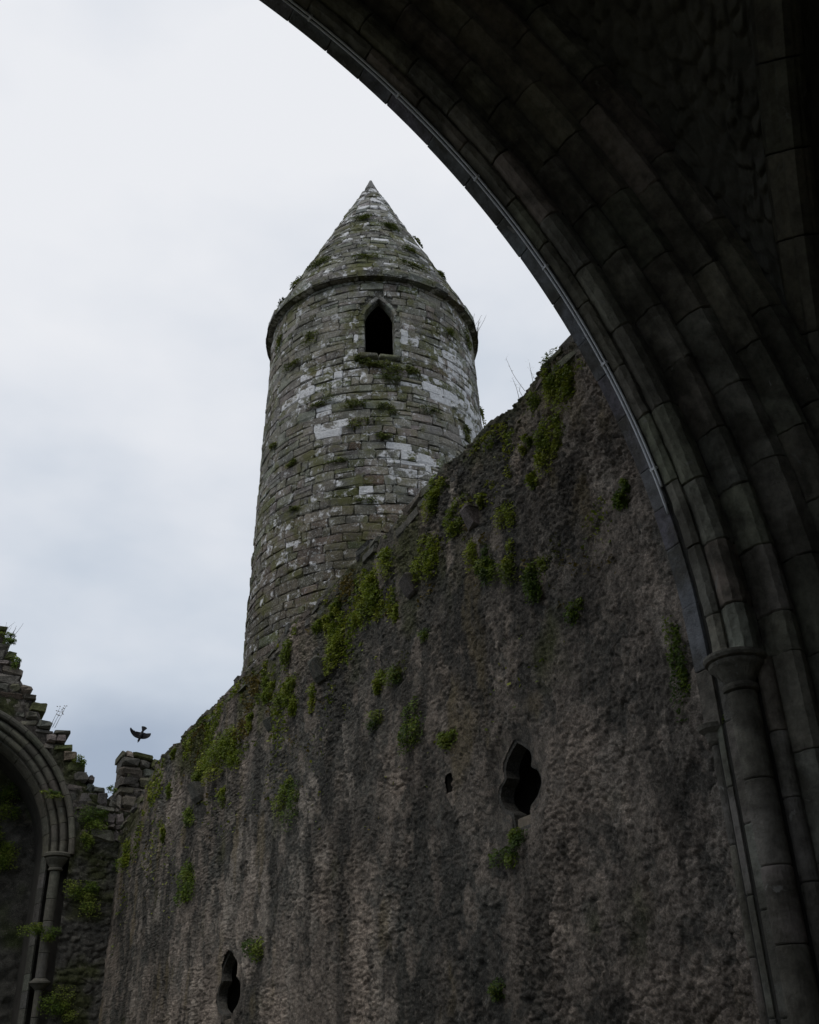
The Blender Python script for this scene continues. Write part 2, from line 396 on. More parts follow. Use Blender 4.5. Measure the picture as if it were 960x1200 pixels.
# cusped loop windows: smooth surround, reveal and the dark stair behind
for (cy, cz, hw, hh) in LOOPS:
    inn = loop_outline(cy, cz, hw, hh); oo = loop_outline(cy, cz, hw, hh, k=0.16); n = len(inn)
    wn = empty('loop_window', (XW, cy, cz), '', ''); del wn['label']; del wn['category']
    wn.parent = tw; wn.location = Vector((XW, cy, cz)) - WORLD[tw]
    V = []; F = []
    for ring, x in ((oo, 7.09), (oo, 7.0), (inn, 7.02), (inn * np.array((1, 1)), 7.22)):
        for (y, z) in ring: V.append((x + .006 * math.sin(9 * y + 13 * z), y, z))
    for r in range(3):
        for q in range(n): F.append((r * n + q, r * n + (q + 1) % n, (r + 1) * n + (q + 1) % n, (r + 1) * n + q))
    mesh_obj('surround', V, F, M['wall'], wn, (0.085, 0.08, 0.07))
    b = Bag()
    V = [(x, y, z) for x in (7.20, 8.5) for y in (cy - hw - .25, cy + hw + .25) for z in (cz - hh - .3, cz + hh + .3)]
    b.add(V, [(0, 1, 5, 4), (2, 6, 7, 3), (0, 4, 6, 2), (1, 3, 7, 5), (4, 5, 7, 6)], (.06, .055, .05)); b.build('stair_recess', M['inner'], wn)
    # broken sill stone in the foot of the light
    def fs(a, b_, c, cy=cy, cz=cz, hh=hh, hw=hw): return (7.05 + .30 * (1 - c), cy - hw * .38 + a, cz - hh - .02 + b_)
    V, F = stone(fs, hw * .78, hh * .30); mesh_obj('sill_stone', V, F, M['arch'], wn, (.17, .15, .125))
cy, cz, hw, hh = HOLE
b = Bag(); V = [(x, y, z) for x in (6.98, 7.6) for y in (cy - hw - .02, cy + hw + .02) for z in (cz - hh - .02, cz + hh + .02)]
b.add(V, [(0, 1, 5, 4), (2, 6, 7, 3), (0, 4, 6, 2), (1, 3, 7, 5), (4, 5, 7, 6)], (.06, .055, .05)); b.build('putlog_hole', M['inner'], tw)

# corbels under the wall head: blunt stones standing out of the face
for (y, z, L, hgt, wd) in [(11.5, 9.0, .30, .26, .30), (13.6, 8.82, .30, .27, .34), (17.5, 8.7, .38, .34, .46), (26.0, 8.42, .38, .36, .6), (20.6, 8.6, .22, .22, .34), (15.2, 8.75, .12, .2, .3)]:
    def fc(a, b_, c, y=y, z=z, L=L, hgt=hgt, wd=wd):
        t = max(0, c); return (XW + .12 - (L + .12) * t * (.55 + .45 * min(1, b_ / hgt * 1.5)), y - wd / 2 + a, z - hgt * .3 + b_ * 1.25)
    V, F = stone(fc, wd, hgt, .16, .13, 0, .10, .07); mesh_obj('corbel', V, F, M['wall'], tw, jc((.13, .125, .11)))
# rough stones along the wall head
y = 7.6
while y < 35.9:
    for row in range(2):
        L = random.uniform(.28, .62); h = random.uniform(.10, .2)
        yy = y + random.uniform(-.12, .12); z0 = ztop(yy) - (0.08 if row == 0 else .30) - random.uniform(0, .05); x0 = XW - random.uniform(.03, .1) - .02 * row
        dep = random.uniform(.3, .6)
        def fr_(a, b_, c, yy=yy, z0=z0, x0=x0, dep=dep): return (x0 + dep * (1 - c), yy + a, z0 + b_ + .05 * math.sin(3 * yy))
        V, F = stone(fr_, L, h, .22, .15, 0, .10, .08)
        mesh_obj('coping_stone', V, F, M['wall'], tw, jc(random.choice([(.12, .115, .1), (.10, .1, .075), (.13, .115, .1), (.09, .095, .045)])))
    y += random.uniform(.34, .52)

# ------------------------------------------------------------------ broken end wall (plane y = 32) with the blind arch
YE = 36.0
ew = empty('end_wall', (1.0, YE, 0), 'broken end wall of brown rubble with a moulded arch and a notch open to the sky', 'wall')
SK = [(-7.88, 16.56), (-2.25, 16.9), (1.12, 16.56), (2.04, 16.45), (2.3, 16.2), (2.64, 15.55), (2.93, 15.1), (3.44, 14.37), (3.94, 13.69), (4.22, 13.02), (4.89, 12.91), (5.06, 12.18), (5.57, 11.72), (5.91, 11.22), (6.33, 10.99), (6.73, 10.88), (6.75, 12.12), (6.98, 12.34), (8.2, 12.23)]
skx = [p[0] for p in SK]; skz = [p[1] for p in SK]
def etop(x): return float(np.interp(x, skx, skz))
AC = (0.62, 8.8); AR = 4.92
nx, nz = 300, 330
xs = np.linspace(-7, 8.2, nx); xs = np.where(xs < 1, xs, xs); 
Xg = np.tile(xs, (nz, 1)); tz = np.linspace(0, 1, nz)[:, None]; Tz = np.array([min(etop(x + e_) for e_ in (-.2, 0, .2)) - .25 for x in xs])[None, :]; Zg = tz * Tz
f1, f2, idn = worley(Xg * 2.6 + .9 * fbm(Xg * 1.5, Zg * 1.5, 0, 4, 107), Zg * 4.0 + 1.1 * fbm(Xg * 1.5, Zg * 1.5, 5, 4, 108), 7)
d = .10 * fbm(Xg * .5, Zg * .5, 0, 3, 101) + .05 * sstep(.02, .3, f2 - f1) * (.4 + idn) + .06 * fbm(Xg * 4, Zg * 4, 0, 4, 102) + .09 * np.abs(fbm(Xg * 5, Zg * 4, 0, 4, 106, .6))
C_ = np.tile(np.array((.10, .088, .076)), Xg.shape + (1,)) * (.65 + .7 * idn)[..., None]
C_ = L3(C_, np.array((.075, .072, .062)), sstep(10.6, 9.7, Zg) * .9)
C_ = L3(C_, np.array((.05, .055, .022)), sstep(.05, .4, fbm(Xg * .8, Zg * .8, 0, 4, 104) + .1))
d = d - .05 * sstep(2.9, 2.5, Tz - Zg)
V = np.stack([Xg, YE - d, Zg], -1)
Vb = np.stack([Xg[::40], np.full_like(Xg[::40], YE + 1.3), Zg[::40]], -1)
ii, jj = np.meshgrid(np.arange(nx - 1), np.arange(nz - 1)); q = ii + jj * nx; F = np.stack([q, q + 1, q + nx + 1, q + nx], -1)
mx = (Xg[:-1, :-1] + Xg[1:, 1:]) / 2; mz = (Zg[:-1, :-1] + Zg[1:, 1:]) / 2
opn = (np.hypot(mx - AC[0], np.maximum(mz - AC[1], 0)) < AR - .12)
mesh_obj('wall_face', V.reshape(-1, 3), F[~opn], M['wall'], ew, C_.reshape(-1, 3), smooth=True)
# body behind the face (so the broken head has thickness) and the recess of the blind arch
b = Bag()
xs2 = np.linspace(-7, 8.15, 120)
for p, q_ in zip(xs2[:-1], xs2[1:]):
    za = min(etop(p + e_) for e_ in (-.4, -.2, 0, .2, .4)) - 1.0; zb = min(etop(q_ + e_) for e_ in (-.4, -.2, 0, .2, .4)) - 1.0
    lo = lambda x: AC[1] + math.sqrt(max(0, (AR - .1) ** 2 - (x - AC[0]) ** 2)) if abs(x - AC[0]) < AR - .1 else 0
    b.add([(p, YE + .12, za), (q_, YE + .12, zb), (q_, YE + 1.3, zb), (p, YE + 1.3, za), (p, YE + 1.3, lo(p)), (q_, YE + 1.3, lo(q_))], [(0, 1, 2, 3), (3, 2, 5, 4)], (.10, .09, .075))
b.build('wall_core', M['wall'], ew)
nxr = 90; xr = np.linspace(-4.4, 5.6, nxr); zr = np.linspace(0, 14.0, 110); XR, ZR = np.meshgrid(xr, zr)
rf1, rf2, rid = worley(XR * 2.4 + .8 * fbm(XR * 1.5, ZR * 1.5, 0, 3, 113), ZR * 3.4, 17)
dd = .12 * fbm(XR * 2, ZR * 2.5, 0, 5, 111) + .10 * sstep(.02, .3, rf2 - rf1) * (.4 + rid); CR = np.tile(np.array((.07, .066, .055)), XR.shape + (1,)) * (.6 + .8 * rid)[..., None]; CR = L3(CR, np.array((.045, .055, .02)), sstep(-.1, .3, fbm(XR * .7, ZR * .6, 0, 3, 112)))
q = (np.arange(nxr - 1)[None, :] + np.arange(109)[:, None] * nxr)
q = q[np.hypot(XR[:-1, :-1] - AC[0], np.maximum(ZR[:-1, :-1] - AC[1], 0)) < AR - .6]
mesh_obj('recess_wall', np.stack([XR, YE + 2.6 - dd, ZR], -1).reshape(-1, 3), np.stack([q, q + 1, q + nxr + 1, q + nxr], -1).reshape(-1, 4), M['wall'], ew, CR.reshape(-1, 3), smooth=True)
b = Bag(); th = np.linspace(0, math.pi, 40); rr = AR - .89
pts = [(AC[0] + rr, 0)] + [(AC[0] + rr * math.cos(t), AC[1] + rr * math.sin(t)) for t in th] + [(AC[0] - rr, 0)]
for p, q_ in zip(pts[:-1], pts[1:]): b.add([(p[0], YE + .7, p[1]), (q_[0], YE + .7, q_[1]), (q_[0], YE + 2.7, q_[1]), (p[0], YE + 2.7, p[1])], [(0, 1, 2, 3)], (.07, .066, .056))
for sx in (1, -1):   # masonry between face and recess, behind the shafts
    xa, xb = AC[0] + sx * (AR + .3), AC[0] + sx * (AR - .86)
    b.add([(xa, YE + .45, 0), (xb, YE + .75, 0), (xb, YE + .75, AC[1] + .1), (xa, YE + .45, AC[1] + .1)], [(0, 1, 2, 3)], (.07, .066, .056))
for p, q_ in zip(th[:-1], th[1:]):
    b.add([(AC[0] + rr_ * math.cos(t), YE + yy_, AC[1] + rr_ * math.sin(t)) for t in (p, q_) for rr_, yy_ in ((AR + .3, .45), (AR - .86, .75))], [(0, 1, 3, 2)], (.07, .066, .056))
b.build('recess_soffit', M['inner'], ew)

def sweep(poly, P, ts, rec=0.010):
    """sweep a closed profile polygon through path P(t)->f(dr, y); the two end sections are pulled in to leave an open joint"""
    V = []; F = []; n = len(poly); k = len(ts)
    cx = sum(p[0] for p in poly) / n; cy = sum(p[1] for p in poly) / n
    for a_, t in enumerate(ts):
        f = P(t)
        for (u, v) in poly:
            if a_ in (0, k - 1):
                L = math.hypot(u - cx, v - cy) + 1e-6; u2 = u - (u - cx) / L * rec; v2 = v - (v - cy) / L * rec
            else: u2, v2 = u, v
            V.append(f(u2, v2))
    for a_ in range(k - 1):
        for q in range(n): F.append((a_ * n + q, a_ * n + (q + 1) % n, (a_ + 1) * n + (q + 1) % n, (a_ + 1) * n + q))
    F.append(tuple(range(n - 1, -1, -1))); F.append(tuple(range((k - 1) * n, k * n)))
    return V, F
def arcpath(cx, cz, Rr, sx=1): return lambda t: (lambda u, v: (cx + sx * (Rr + u) * math.cos(t), v, cz + (Rr + u) * math.sin(t)))
def roll(cu, cv, r, a0=-50, a1=150, n=8):
    return [(cu - r * math.cos(R_(a)), cv - r * math.sin(R_(a))) for a in np.linspace(a0, a1, n)]

FO = [  # profile of the end-wall arch: outward roll, two rolls, broad splayed inner order (dr, y)
    ('hood_stone', roll(-.10, YE + .0, .11, -70, 190, 8) + [(.05, YE + .3), (-.2, YE + .3)], .62),
    ('arch_stone', [(-.22, YE + .14), (-.26, YE + .10)] + roll(-.37, YE + .10, .10, 140, -50, 7) + [(-.48, YE + .26)] + roll(-.62, YE + .20, .10, 140, -60, 7) + [(-.74, YE + .4), (-.3, YE + .5)], .55),
    ('arch_stone', [(-.74, YE + .34), (-.80, YE + .30), (-.84, YE + .40), (-.90, YE + .62), (-.90, YE + .9), (-.7, YE + .9)], .70)]
for nm, poly, L in FO:
    t = 0.0; Rm = AR + np.mean([p[0] for p in poly])
    while t < math.pi - .02:
        dt = L * random.uniform(.75, 1.25) / Rm; t1 = min(math.pi, t + dt); g_ = .006 / Rm
        V, F = sweep(poly, arcpath(AC[0], AC[1], AR), [t + g_, t + g_ + .012 / Rm, (t + t1) / 2, t1 - g_ - .012 / Rm, t1 - g_], .012)
        du = random.uniform(-.008, .008)
        V = [(p[0], p[1] + du, p[2]) for p in V]
        mesh_obj(nm, V, F, M['fararch'], ew, jc((.135, .13, .108), .25)); t = t1
for sx in (1, -1):   # jambs below the springing
    def jp(z): return lambda u, v: (AC[0] + sx * (AR + u), v, z)
    poly = FO[2][1]; z = AC[1]
    while z > .1:
        h = random.uniform(.45, .8); z0 = max(0, z - h)
        V, F = sweep(poly, jp, [z - .006, z - .02, z0 + .02, z0 + .006], .01); mesh_obj('jamb_stone', V, F, M['wall'], ew, jc((.10, .098, .083), .25)); z = z0
    cxs = AC[0] + sx * (AR - .50); cys = YE + .16
    def lathe(name, prof, mat, parent, col, cx, cy, n=20, a0=0, a1=360):
        V = []; F = []; k = len(prof)
        for (r, z) in prof:
            for q in range(n): t = R_(a0 + (a1 - a0) * q / n); V.append((cx + r * math.cos(t), cy + r * math.sin(t), z))
        for a_ in range(k - 1):
            for q in range(n): F.append((a_ * n + q, a_ * n + (q + 1) % n, (a_ + 1) * n + (q + 1) % n, (a_ + 1) * n + q))
        F.append(tuple(range(n - 1, -1, -1))); F.append(tuple(range((k - 1) * n, k * n)))
        return mesh_obj(name, V, F, mat, parent, col, smooth=False)
    lathe('capital', [(0.17, 8.28), (0.23, 8.3), (0.24, 8.35), (0.2, 8.38), (0.24, 8.46), (0.36, 8.62), (0.38, 8.66), (0.35, 8.69), (0.43, 8.72), (0.44, 8.8), (0.4, 8.84)], M['fararch'], ew, (.14, .135, .115), cxs, cys)
    z = 8.28
    while z > 5.12:
        z0 = max(5.09, z - random.uniform(.6, .95)); lathe('shaft_drum', [(.155, z0 + .006), (.165, z0 + .02), (.165, z - .02), (.155, z - .006)], M['fararch'], ew, jc((.12, .115, .10), .2), cxs, cys, 14); z = z0
    lathe('shaft_ring', [(.13, 4.77), (.26, 4.89), (.34, 4.95), (.34, 5.0), (.24, 5.04), (.20, 5.09)], M['fararch'], ew, (.12, .115, .10), cxs, cys)
    z = 4.77
    while z > .15:
        z0 = max(.1, z - random.uniform(.6, .95)); lathe('shaft_drum', [(.11, z0 + .006), (.12, z0 + .02), (.12, z - .02), (.11, z - .006)], M['fararch'], ew, jc((.10, .096, .084), .2), cxs, cys, 12); z = z0
# rubble of the broken head, stone by stone
STEPX = [x for x, _ in SK if 2.0 < x < 7.0]
z = 9.3
while z < 17.6:
    h = random.uniform(.17, .42); x = 1.2 + random.uniform(0, .3)
    while x < 8.1:
        L = random.uniform(.26, .85)
        if x < 6.75 < x + L: L = max(.15, 6.75 - x)
        for e_ in STEPX:                                   # stones end where the break steps down
            if x + .2 < e_ < x + L and etop(e_ + .1) < z + h * .6: L = max(.2, e_ - x + random.uniform(-.03, .05)); break
        x1 = min(x + L - .06, 8.15); tp_ = min(etop(x + .06), etop(x1)) if x < 6.7 else etop(max(x, 7.0))
        dd = tp_ - z; rmin = min(math.hypot(a_ - AC[0], b_ - AC[1]) for a_ in (x, x + L) for b_ in (z, z + h))
        if dd > h * .4 and (dd < 2.8 or x > 6.7) and rmin > AR - .16:
            hh_ = min(h, dd + .08); out_ = random.uniform(.05, .17) if rmin > AR + .1 else random.uniform(-.02, .05); dep = random.uniform(.8, 1.2)
            tl = random.uniform(-.12, .12); yaw = random.uniform(-.12, .12); xm = x + L / 2
            def fe(a, b_, c): return (x + a + tl * .6 * (b_ - hh_ / 2), YE - out_ + yaw * (x + a - xm) + dep * (1 - c), z + b_ + tl * (x + a - xm))
            V, F = stone(fe, L - .02, hh_ - .016, .34, .22, 0, .10, .05)
            colr = random.choice([(.17, .145, .12), (.15, .135, .115), (.20, .175, .15), (.13, .125, .108), (.14, .13, .09), (.155, .122, .095), (.125, .115, .10)])
            if dd < .5 and random.random() < .35: colr = (.10, .11, .045)
            mesh_obj('rubble_stone', V, F, M['wall'], ew, jc(colr, .25))
        x += L
    z += h

# ------------------------------------------------------------------ round tower
TX, TY = 11.47, 24.99
def tr(z): return 4.146 - 0.032 * z
ZE = 23.72
rt = empty('round_tower', (TX, TY, 0), 'tall round stone tower with conical cap and white lichen behind the wall', 'tower')
def tp(phi, z, r): return (TX + r * math.sin(R_(phi)), TY - r * math.cos(R_(phi)), z)
WPH, WZ0, WZ1, WZT = -21.0, 20.72, 22.30, 22.95        # belfry window: bearing, sill, shoulder, apex
WHW = 0.46                                             # half width in metres
def win_hw(z):
    if z < WZ0 or z > WZT: return -1.0
    return WHW if z < WZ1 else WHW * (1 - ((z - WZ1) / (WZT - WZ1)) ** 1.5)
def in_win(phi, z, pad=0.0):
    s = abs(phi - WPH) * math.pi / 180 * tr(z); hw = max(win_hw(z), win_hw(z - pad), win_hw(z + pad))
    return hw >= 0 and s < hw + pad
# core behind the facing stones, with the window cut through
nph = 200; zz = np.concatenate([[0, 8], np.arange(8.2, ZE + .05, .08)])
V = []; F = []
for z in zz:
    for q in range(nph): V.append(tp(-180 + 360 * q / nph, z, tr(z) - .06))
for a_ in range(len(zz) - 1):
    zm = (zz[a_] + zz[a_ + 1]) / 2
    for q in range(nph):
        if in_win(-180 + 360 * (q + .5) / nph, zm, .03): continue
        F.append((a_ * nph + q, a_ * nph + (q + 1) % nph, (a_ + 1) * nph + (q + 1) % nph, (a_ + 1) * nph + q))
mesh_obj('drum_core', V, F, M['tower'], rt, (.085, .082, .068), smooth=True)
V = []; F = []
for (r, z) in ((3.0, 19.5), (3.0, 23.6)):
    for q in range(40): V.append(tp(9 * q, z, r - .05))
F = [(q, (q + 1) % 40, 40 + (q + 1) % 40, 40 + q) for q in range(40) if not (WPH - 14 < ((9 * q + 4.5 + 180) % 360 - 180) < WPH + 14)] + [tuple(range(40)), tuple(range(40, 80))]
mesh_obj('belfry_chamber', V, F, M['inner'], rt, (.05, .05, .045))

WHITE = [(-46, 20.15, 9, .32, .9), (-62, 19.75, 9, .3, .7), (-47, 18.6, 4, .6, .8), (23, 20.8, 9, .8, .75), (10, 19.7, 12, .32, .8), (32, 19.6, 7, 1.4, .75), (44, 18.6, 9, 1.6, .6),
         (-4, 16.8, 10, .42, .8), (-15, 17.3, 4, .25, .9), (-58, 14.5, 3, .35, .8), (-30, 16.0, 2.5, .3, .9), (-8, 21.3, 5, .7, .45), (-32, 21.2, 4, .6, .4), (38, 21.6, 8, 1.2, .3), (-75, 15, 10, 4, .08)]
def tower_col(phi, z):
    p = .035
    for (a_, b_, sa, sb_, k_) in WHITE: p = max(p, 1.15 * k_ * math.exp(-((phi - a_) / (1.25 * sa)) ** 2 - ((z - b_) / (1.3 * sb_)) ** 2))
    lich = min(1.0, .10 + random.random() * .14 + p * random.uniform(.0, 1.0)) if random.random() > .22 else min(1, p * 2.2 * random.uniform(.6, 1))
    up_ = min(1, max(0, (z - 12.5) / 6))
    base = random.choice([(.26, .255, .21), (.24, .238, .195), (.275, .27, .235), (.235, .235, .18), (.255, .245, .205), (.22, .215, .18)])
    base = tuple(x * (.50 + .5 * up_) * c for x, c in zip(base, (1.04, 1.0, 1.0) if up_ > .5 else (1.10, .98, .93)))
    if 19.2 < z < 20.6 and -48 < phi < 6 and random.random() < .5: base = (.155, .16, .085)
    elif random.random() < .07: base = (.15, .153, .088)
    elif random.random() < .03: base = (.16, .125, .09)
    return jc(base, .14, lich)
cands = []
CAMP = np.array((0, 0, 1.6))
def vis(p, nrm):
    v = CAMP - np.array(p); return float(v @ np.array(nrm)) / (np.linalg.norm(v) ** 2)
def wob(phi, z): return .09 * math.sin(phi * .06 + z * 1.7) + .06 * math.sin(phi * .17 + z * 3.1)
def place_facing(p0, dp, z0, hh_, zm):
    pr = random.uniform(-.014, .014); gap = random.uniform(.010, .020)
    r0 = tr(z0)
    def ft(a, b_, c): return tp(p0 + a / r0 * 180 / math.pi, z0 + b_ + .25 * wob(p0 + a * 14, z0), r0 + pr - .15 * (1 - c))
    Lw = dp * math.pi / 180 * r0 - gap
    V, F = stone(ft, Lw, hh_ - gap, .22, .13, 0, .13, .10)
    cpt = tp(p0 + dp / 2, zm, r0); nn = (math.sin(R_(p0 + dp / 2)), -math.cos(R_(p0 + dp / 2)), 0)
    sc_ = vis(cpt, nn) * Lw * hh_
    vv = np.array(cpt) - CAMP; tt = 7.3 / vv[0]
    if (1.6 + vv[2] * tt) < 10.3 and 7 < vv[1] * tt < 32: sc_ *= .05      # the long wall hides the foot of the drum
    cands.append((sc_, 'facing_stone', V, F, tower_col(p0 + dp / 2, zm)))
z = 9.0; course = 0
while z < ZE - .02:
    h = min(random.uniform(.21, .34), ZE - z)
    if ZE - z - h < .12: h = ZE - z
    phi = -140 + random.uniform(0, 8)
    while phi < 92:
        L = random.uniform(.40, .90) if random.random() < .66 else random.uniform(.18, .40)
        dph = L / tr(z) * 180 / math.pi; pm_ = phi + dph / 2
        pieces = [(phi, dph, z, h)]
        if h > .27 and random.random() < .16: pieces = [(phi, dph, z, h * .5), (phi, dph, z + h * .5, h * .5)]
        for (p0, dp, z0, hh_) in pieces:
            zm = z0 + hh_ / 2
            hwz = max(win_hw(zq) for zq in np.linspace(z0 - .12, z0 + hh_ + .12, 9))
            parts_ = [(p0, dp)]
            if hwz >= 0:
                lim = (hwz + .15) / tr(z0) * 180 / math.pi; e0, e1 = p0, p0 + dp
                parts_ = [(u0, u1 - u0) for u0, u1 in ((e0, min(e1, WPH - lim)), (max(e0, WPH + lim), e1)) if u1 - u0 > 1.3]
            for (p0, dp) in parts_:
                place_facing(p0, dp, z0, hh_, zm)
        phi += dph
    z += h; course += 1
# conical cap
ZA = 31.8; ZC0 = ZE + .30; RC0 = 3.52
def rc(z): return RC0 * (ZA - z) / (ZA - ZC0) 
b = Bag(); V = []; F = []
for z in np.linspace(ZC0 - .3, ZA - .15, 14):
    for q in range(48): V.append(tp(7.5 * q, z, max(.01, rc(z) - .055)))
for a_ in range(13):
    for q in range(48): F.append((a_ * 48 + q, a_ * 48 + (q + 1) % 48, (a_ + 1) * 48 + (q + 1) % 48, (a_ + 1) * 48 + q))
mesh_obj('cap_core', V, F, M['tower'], rt, (.08, .078, .066), smooth=True)
z = ZC0
sl_ = math.atan2(RC0, ZA - ZC0)
while z < ZA - .55:
    h = min(random.uniform(.22, .34), ZA - .5 - z) 
    if h < .1: break
    r0 = rc(z); phi = -145 + random.uniform(0, 8)
    while phi < 97:
        L = random.uniform(.3, .8) * (1 if r0 > 1.2 else .7); dph = min(75, L / max(r0, .25) * 180 / math.pi); pr = random.uniform(-.015, .02)
        def fcn(a, b_, c, phi=phi, z=z, r0=r0, pr=pr):
            zq = z + b_; return tp(phi + a / r0 * 180 / math.pi, zq - .06 * (1 - c), rc(zq) + pr - .13 * (1 - c))
        V, F = stone(fcn, dph * math.pi / 180 * r0 - .014, h - .014, .2, .11, 0, .16, .16)
        pmid = phi + dph / 2
        nn = (math.cos(sl_) * math.sin(R_(pmid)), -math.cos(sl_) * math.cos(R_(pmid)), math.sin(sl_))
        sc_ = vis(tp(pmid, z + h / 2, rc(z + h / 2)), nn) * L * h
        c = random.choice([(.19, .185, .155), (.17, .165, .135), (.205, .2, .175)])
        if z > 28.6: c = random.choice([(.25, .245, .225), (.23, .225, .2), (.28, .275, .26)])
        elif random.random() < .2: c = (.13, .135, .068)
        cands.append((sc_, 'cap_stone', V, F, jc(c, .2, random.random() * (.62 if z > 28.4 else .34 + .5 * (random.random() < .07)))))
        phi += dph
    z += h
# only stones that face the camera and are not hidden become single parts, the largest 290; the rest is one joined part
cands.sort(key=lambda c: -c[0])
bag = Bag()
for k_, (sc_, nm, V, F, c) in enumerate(cands):
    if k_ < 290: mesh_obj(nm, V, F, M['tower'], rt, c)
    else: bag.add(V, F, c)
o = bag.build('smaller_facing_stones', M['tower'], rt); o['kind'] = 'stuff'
# finial stone
V = []; F = []
for (r, z) in ((rc(ZA - .58), ZA - .58), (rc(ZA - .28) + .02, ZA - .28), (.05, ZA - .02)):
    for q in range(10): V.append(tp(36 * q, z, r * random.uniform(.9, 1.08)))
F = [(a_ * 10 + q, a_ * 10 + (q + 1) % 10, (a_ + 1) * 10 + (q + 1) % 10, (a_ + 1) * 10 + q) for a_ in (0, 1) for q in range(10)] + [tuple(range(20, 30))]
mesh_obj('finial_stone', V, F, M['tower'], rt, (.28, .275, .26))
# eaves course
phi = -150
while phi < 210:
    dph = random.uniform(9, 16); dph = min(dph, 210 - phi + .01); pj = random.uniform(-.02, .02)
    def fk(a, b_, c, phi=phi, pj=pj): return tp(phi + a / 3.55 * 180 / math.pi, ZE + b_ + random.uniform(-.006, .006), 3.24 + (.36 + pj) * c + .05 * (b_ / .3) * 0)
    V, F = stone(fk, dph * math.pi / 180 * 3.55 - .012, .31, .07, .16)
    mesh_obj('eaves_stone', V, F, M['tower'], rt, jc(random.choice([(.2, .195, .17), (.17, .165, .14), (.24, .235, .22)]), .18, random.random() * .4)); phi += dph
# belfry window dressings: jambs, sill and two leaning head stones, with depth
wn = empty('belfry_window', tp(WPH, WZ0, tr(21)), '', ''); del wn['label']; del wn['category']; wn.parent = rt; wn.location = WORLD[wn] - WORLD[rt]
def wl(s, z, dep): # s metres along the face from the window axis
    return tp(WPH + s / tr(z) * 180 / math.pi, z, tr(z) - dep)
for sgn in (-1, 1):
    z = WZ0
    while z < WZ1 - .05:
        h = random.uniform(.22, .36); h = min(h, WZ1 - z); L = random.uniform(.16, .20)
        def fj(a, b_, c, z=z, L=L, sgn=sgn): return wl(sgn * (WHW + (L - a if sgn < 0 else a)), z + b_, -.02 + .34 * (1 - c))
        V, F = stone(fj, L, h - .012, .14, .1, 0, .05, .05); mesh_obj('jamb_stone', V, F, M['tower'], wn, jc((.40, .395, .37) if random.random() < .6 else (.2, .195, .17), .2)); z += h
    n_ = 3
    for q in range(n_):
        t0, t1 = q / n_, (q + 1) / n_
        def fh(a, b_, c, t0=t0, t1=t1, sgn=sgn):
            t = max(0, t0 + (t1 - t0) * a); s = WHW * (1 - t ** 1.5); z = WZ1 + (WZT - WZ1) * t; n0 = (WZT - WZ1); L_ = math.hypot(n0, WHW)
            return wl(sgn * (s + b_ * n0 / L_), z + b_ * WHW / L_, .0 + .34 * (1 - c))
        V, F = stone(fh, 1.0, .12, .1, .12, 0, .05, .04)
        mesh_obj('head_stone', V, F, M['tower'], wn, jc((.24, .235, .21), .2))
for s0, s1 in ((-.62, -.05), (-.04, .62)):
    def fsl(a, b_, c, s0=s0): return wl(s0 + a, WZ0 - .17 + b_, -.10 + .8 * (1 - c))
    V, F = stone(fsl, s1 - s0 - .01, .17, .08, .2); mesh_obj('sill_stone', V, F, M['tower'], wn, jc((.19, .19, .13), .1), smooth=True)

# ------------------------------------------------------------------ crossing arch (stones between y = 7.0 and y = 5.7), springing at z = 5
CX, CZ, CR_ = -1.52, 5.0, 8.05
AX0 = 0.49
TH1 = math.acos((AX0 - CX) / CR_)
ca = empty('crossing_arch', (AX0, 6.4, 0), 'great dark moulded stone arch on clustered shafts spanning the transept mouth', 'arch')
ORD = [
    ('soffit_stone', [(0, 7.0), (0, 6.80), (.32, 6.80), (.32, 7.0)], .58, .0),
    ('soffit_stone', [(0, 6.735), (-.004, 6.63), (.035, 6.585), (.075, 6.60), (.30, 6.60), (.30, 6.735)], .80, .3),
    ('roll_stone', roll(.165, 6.50, .125, -35, 125, 5) + [(.30, 6.46), (.36, 6.46), (.40, 6.62), (.1, 6.64)], .82, .15),
    ('roll_stone', [(.38, 6.44), (.37, 6.38)] + roll(.49, 6.27, .115, -30, 130, 5) + [(.64, 6.24), (.70, 6.28), (.70, 6.5), (.4, 6.55)], .78, .5),
    ('chamfer_stone', [(.69, 6.30), (.70, 6.08), (.80, 5.98), (.96, 5.985), (1.0, 6.04), (1.0, 6.4), (.7, 6.42)], 1.0, .2),
    ('roll_stone', [(1.0, 6.0), (1.02, 5.95)] + roll(1.14, 5.87, .11, -25, 120, 4) + [(1.27, 5.86), (1.3, 6.2), (1.0, 6.25)], .95, .6),
    ('rib_stone', [(1.31, 5.95), (1.32, 5.74), (1.40, 5.66), (1.62, 5.66), (1.70, 5.74), (1.71, 5.95)], 1.1, .1),
]
COREP = [(.03, 6.98), (.03, 6.70), (.09, 6.62), (.22, 6.53), (.42, 6.47), (.55, 6.36), (.73, 6.28), (.78, 6.06), (1.02, 6.03), (1.2, 5.95), (1.34, 5.88), (1.7, 5.85), (2.3, 5.9), (2.3, 7.3), (.75, 7.3), (.72, 6.99)]
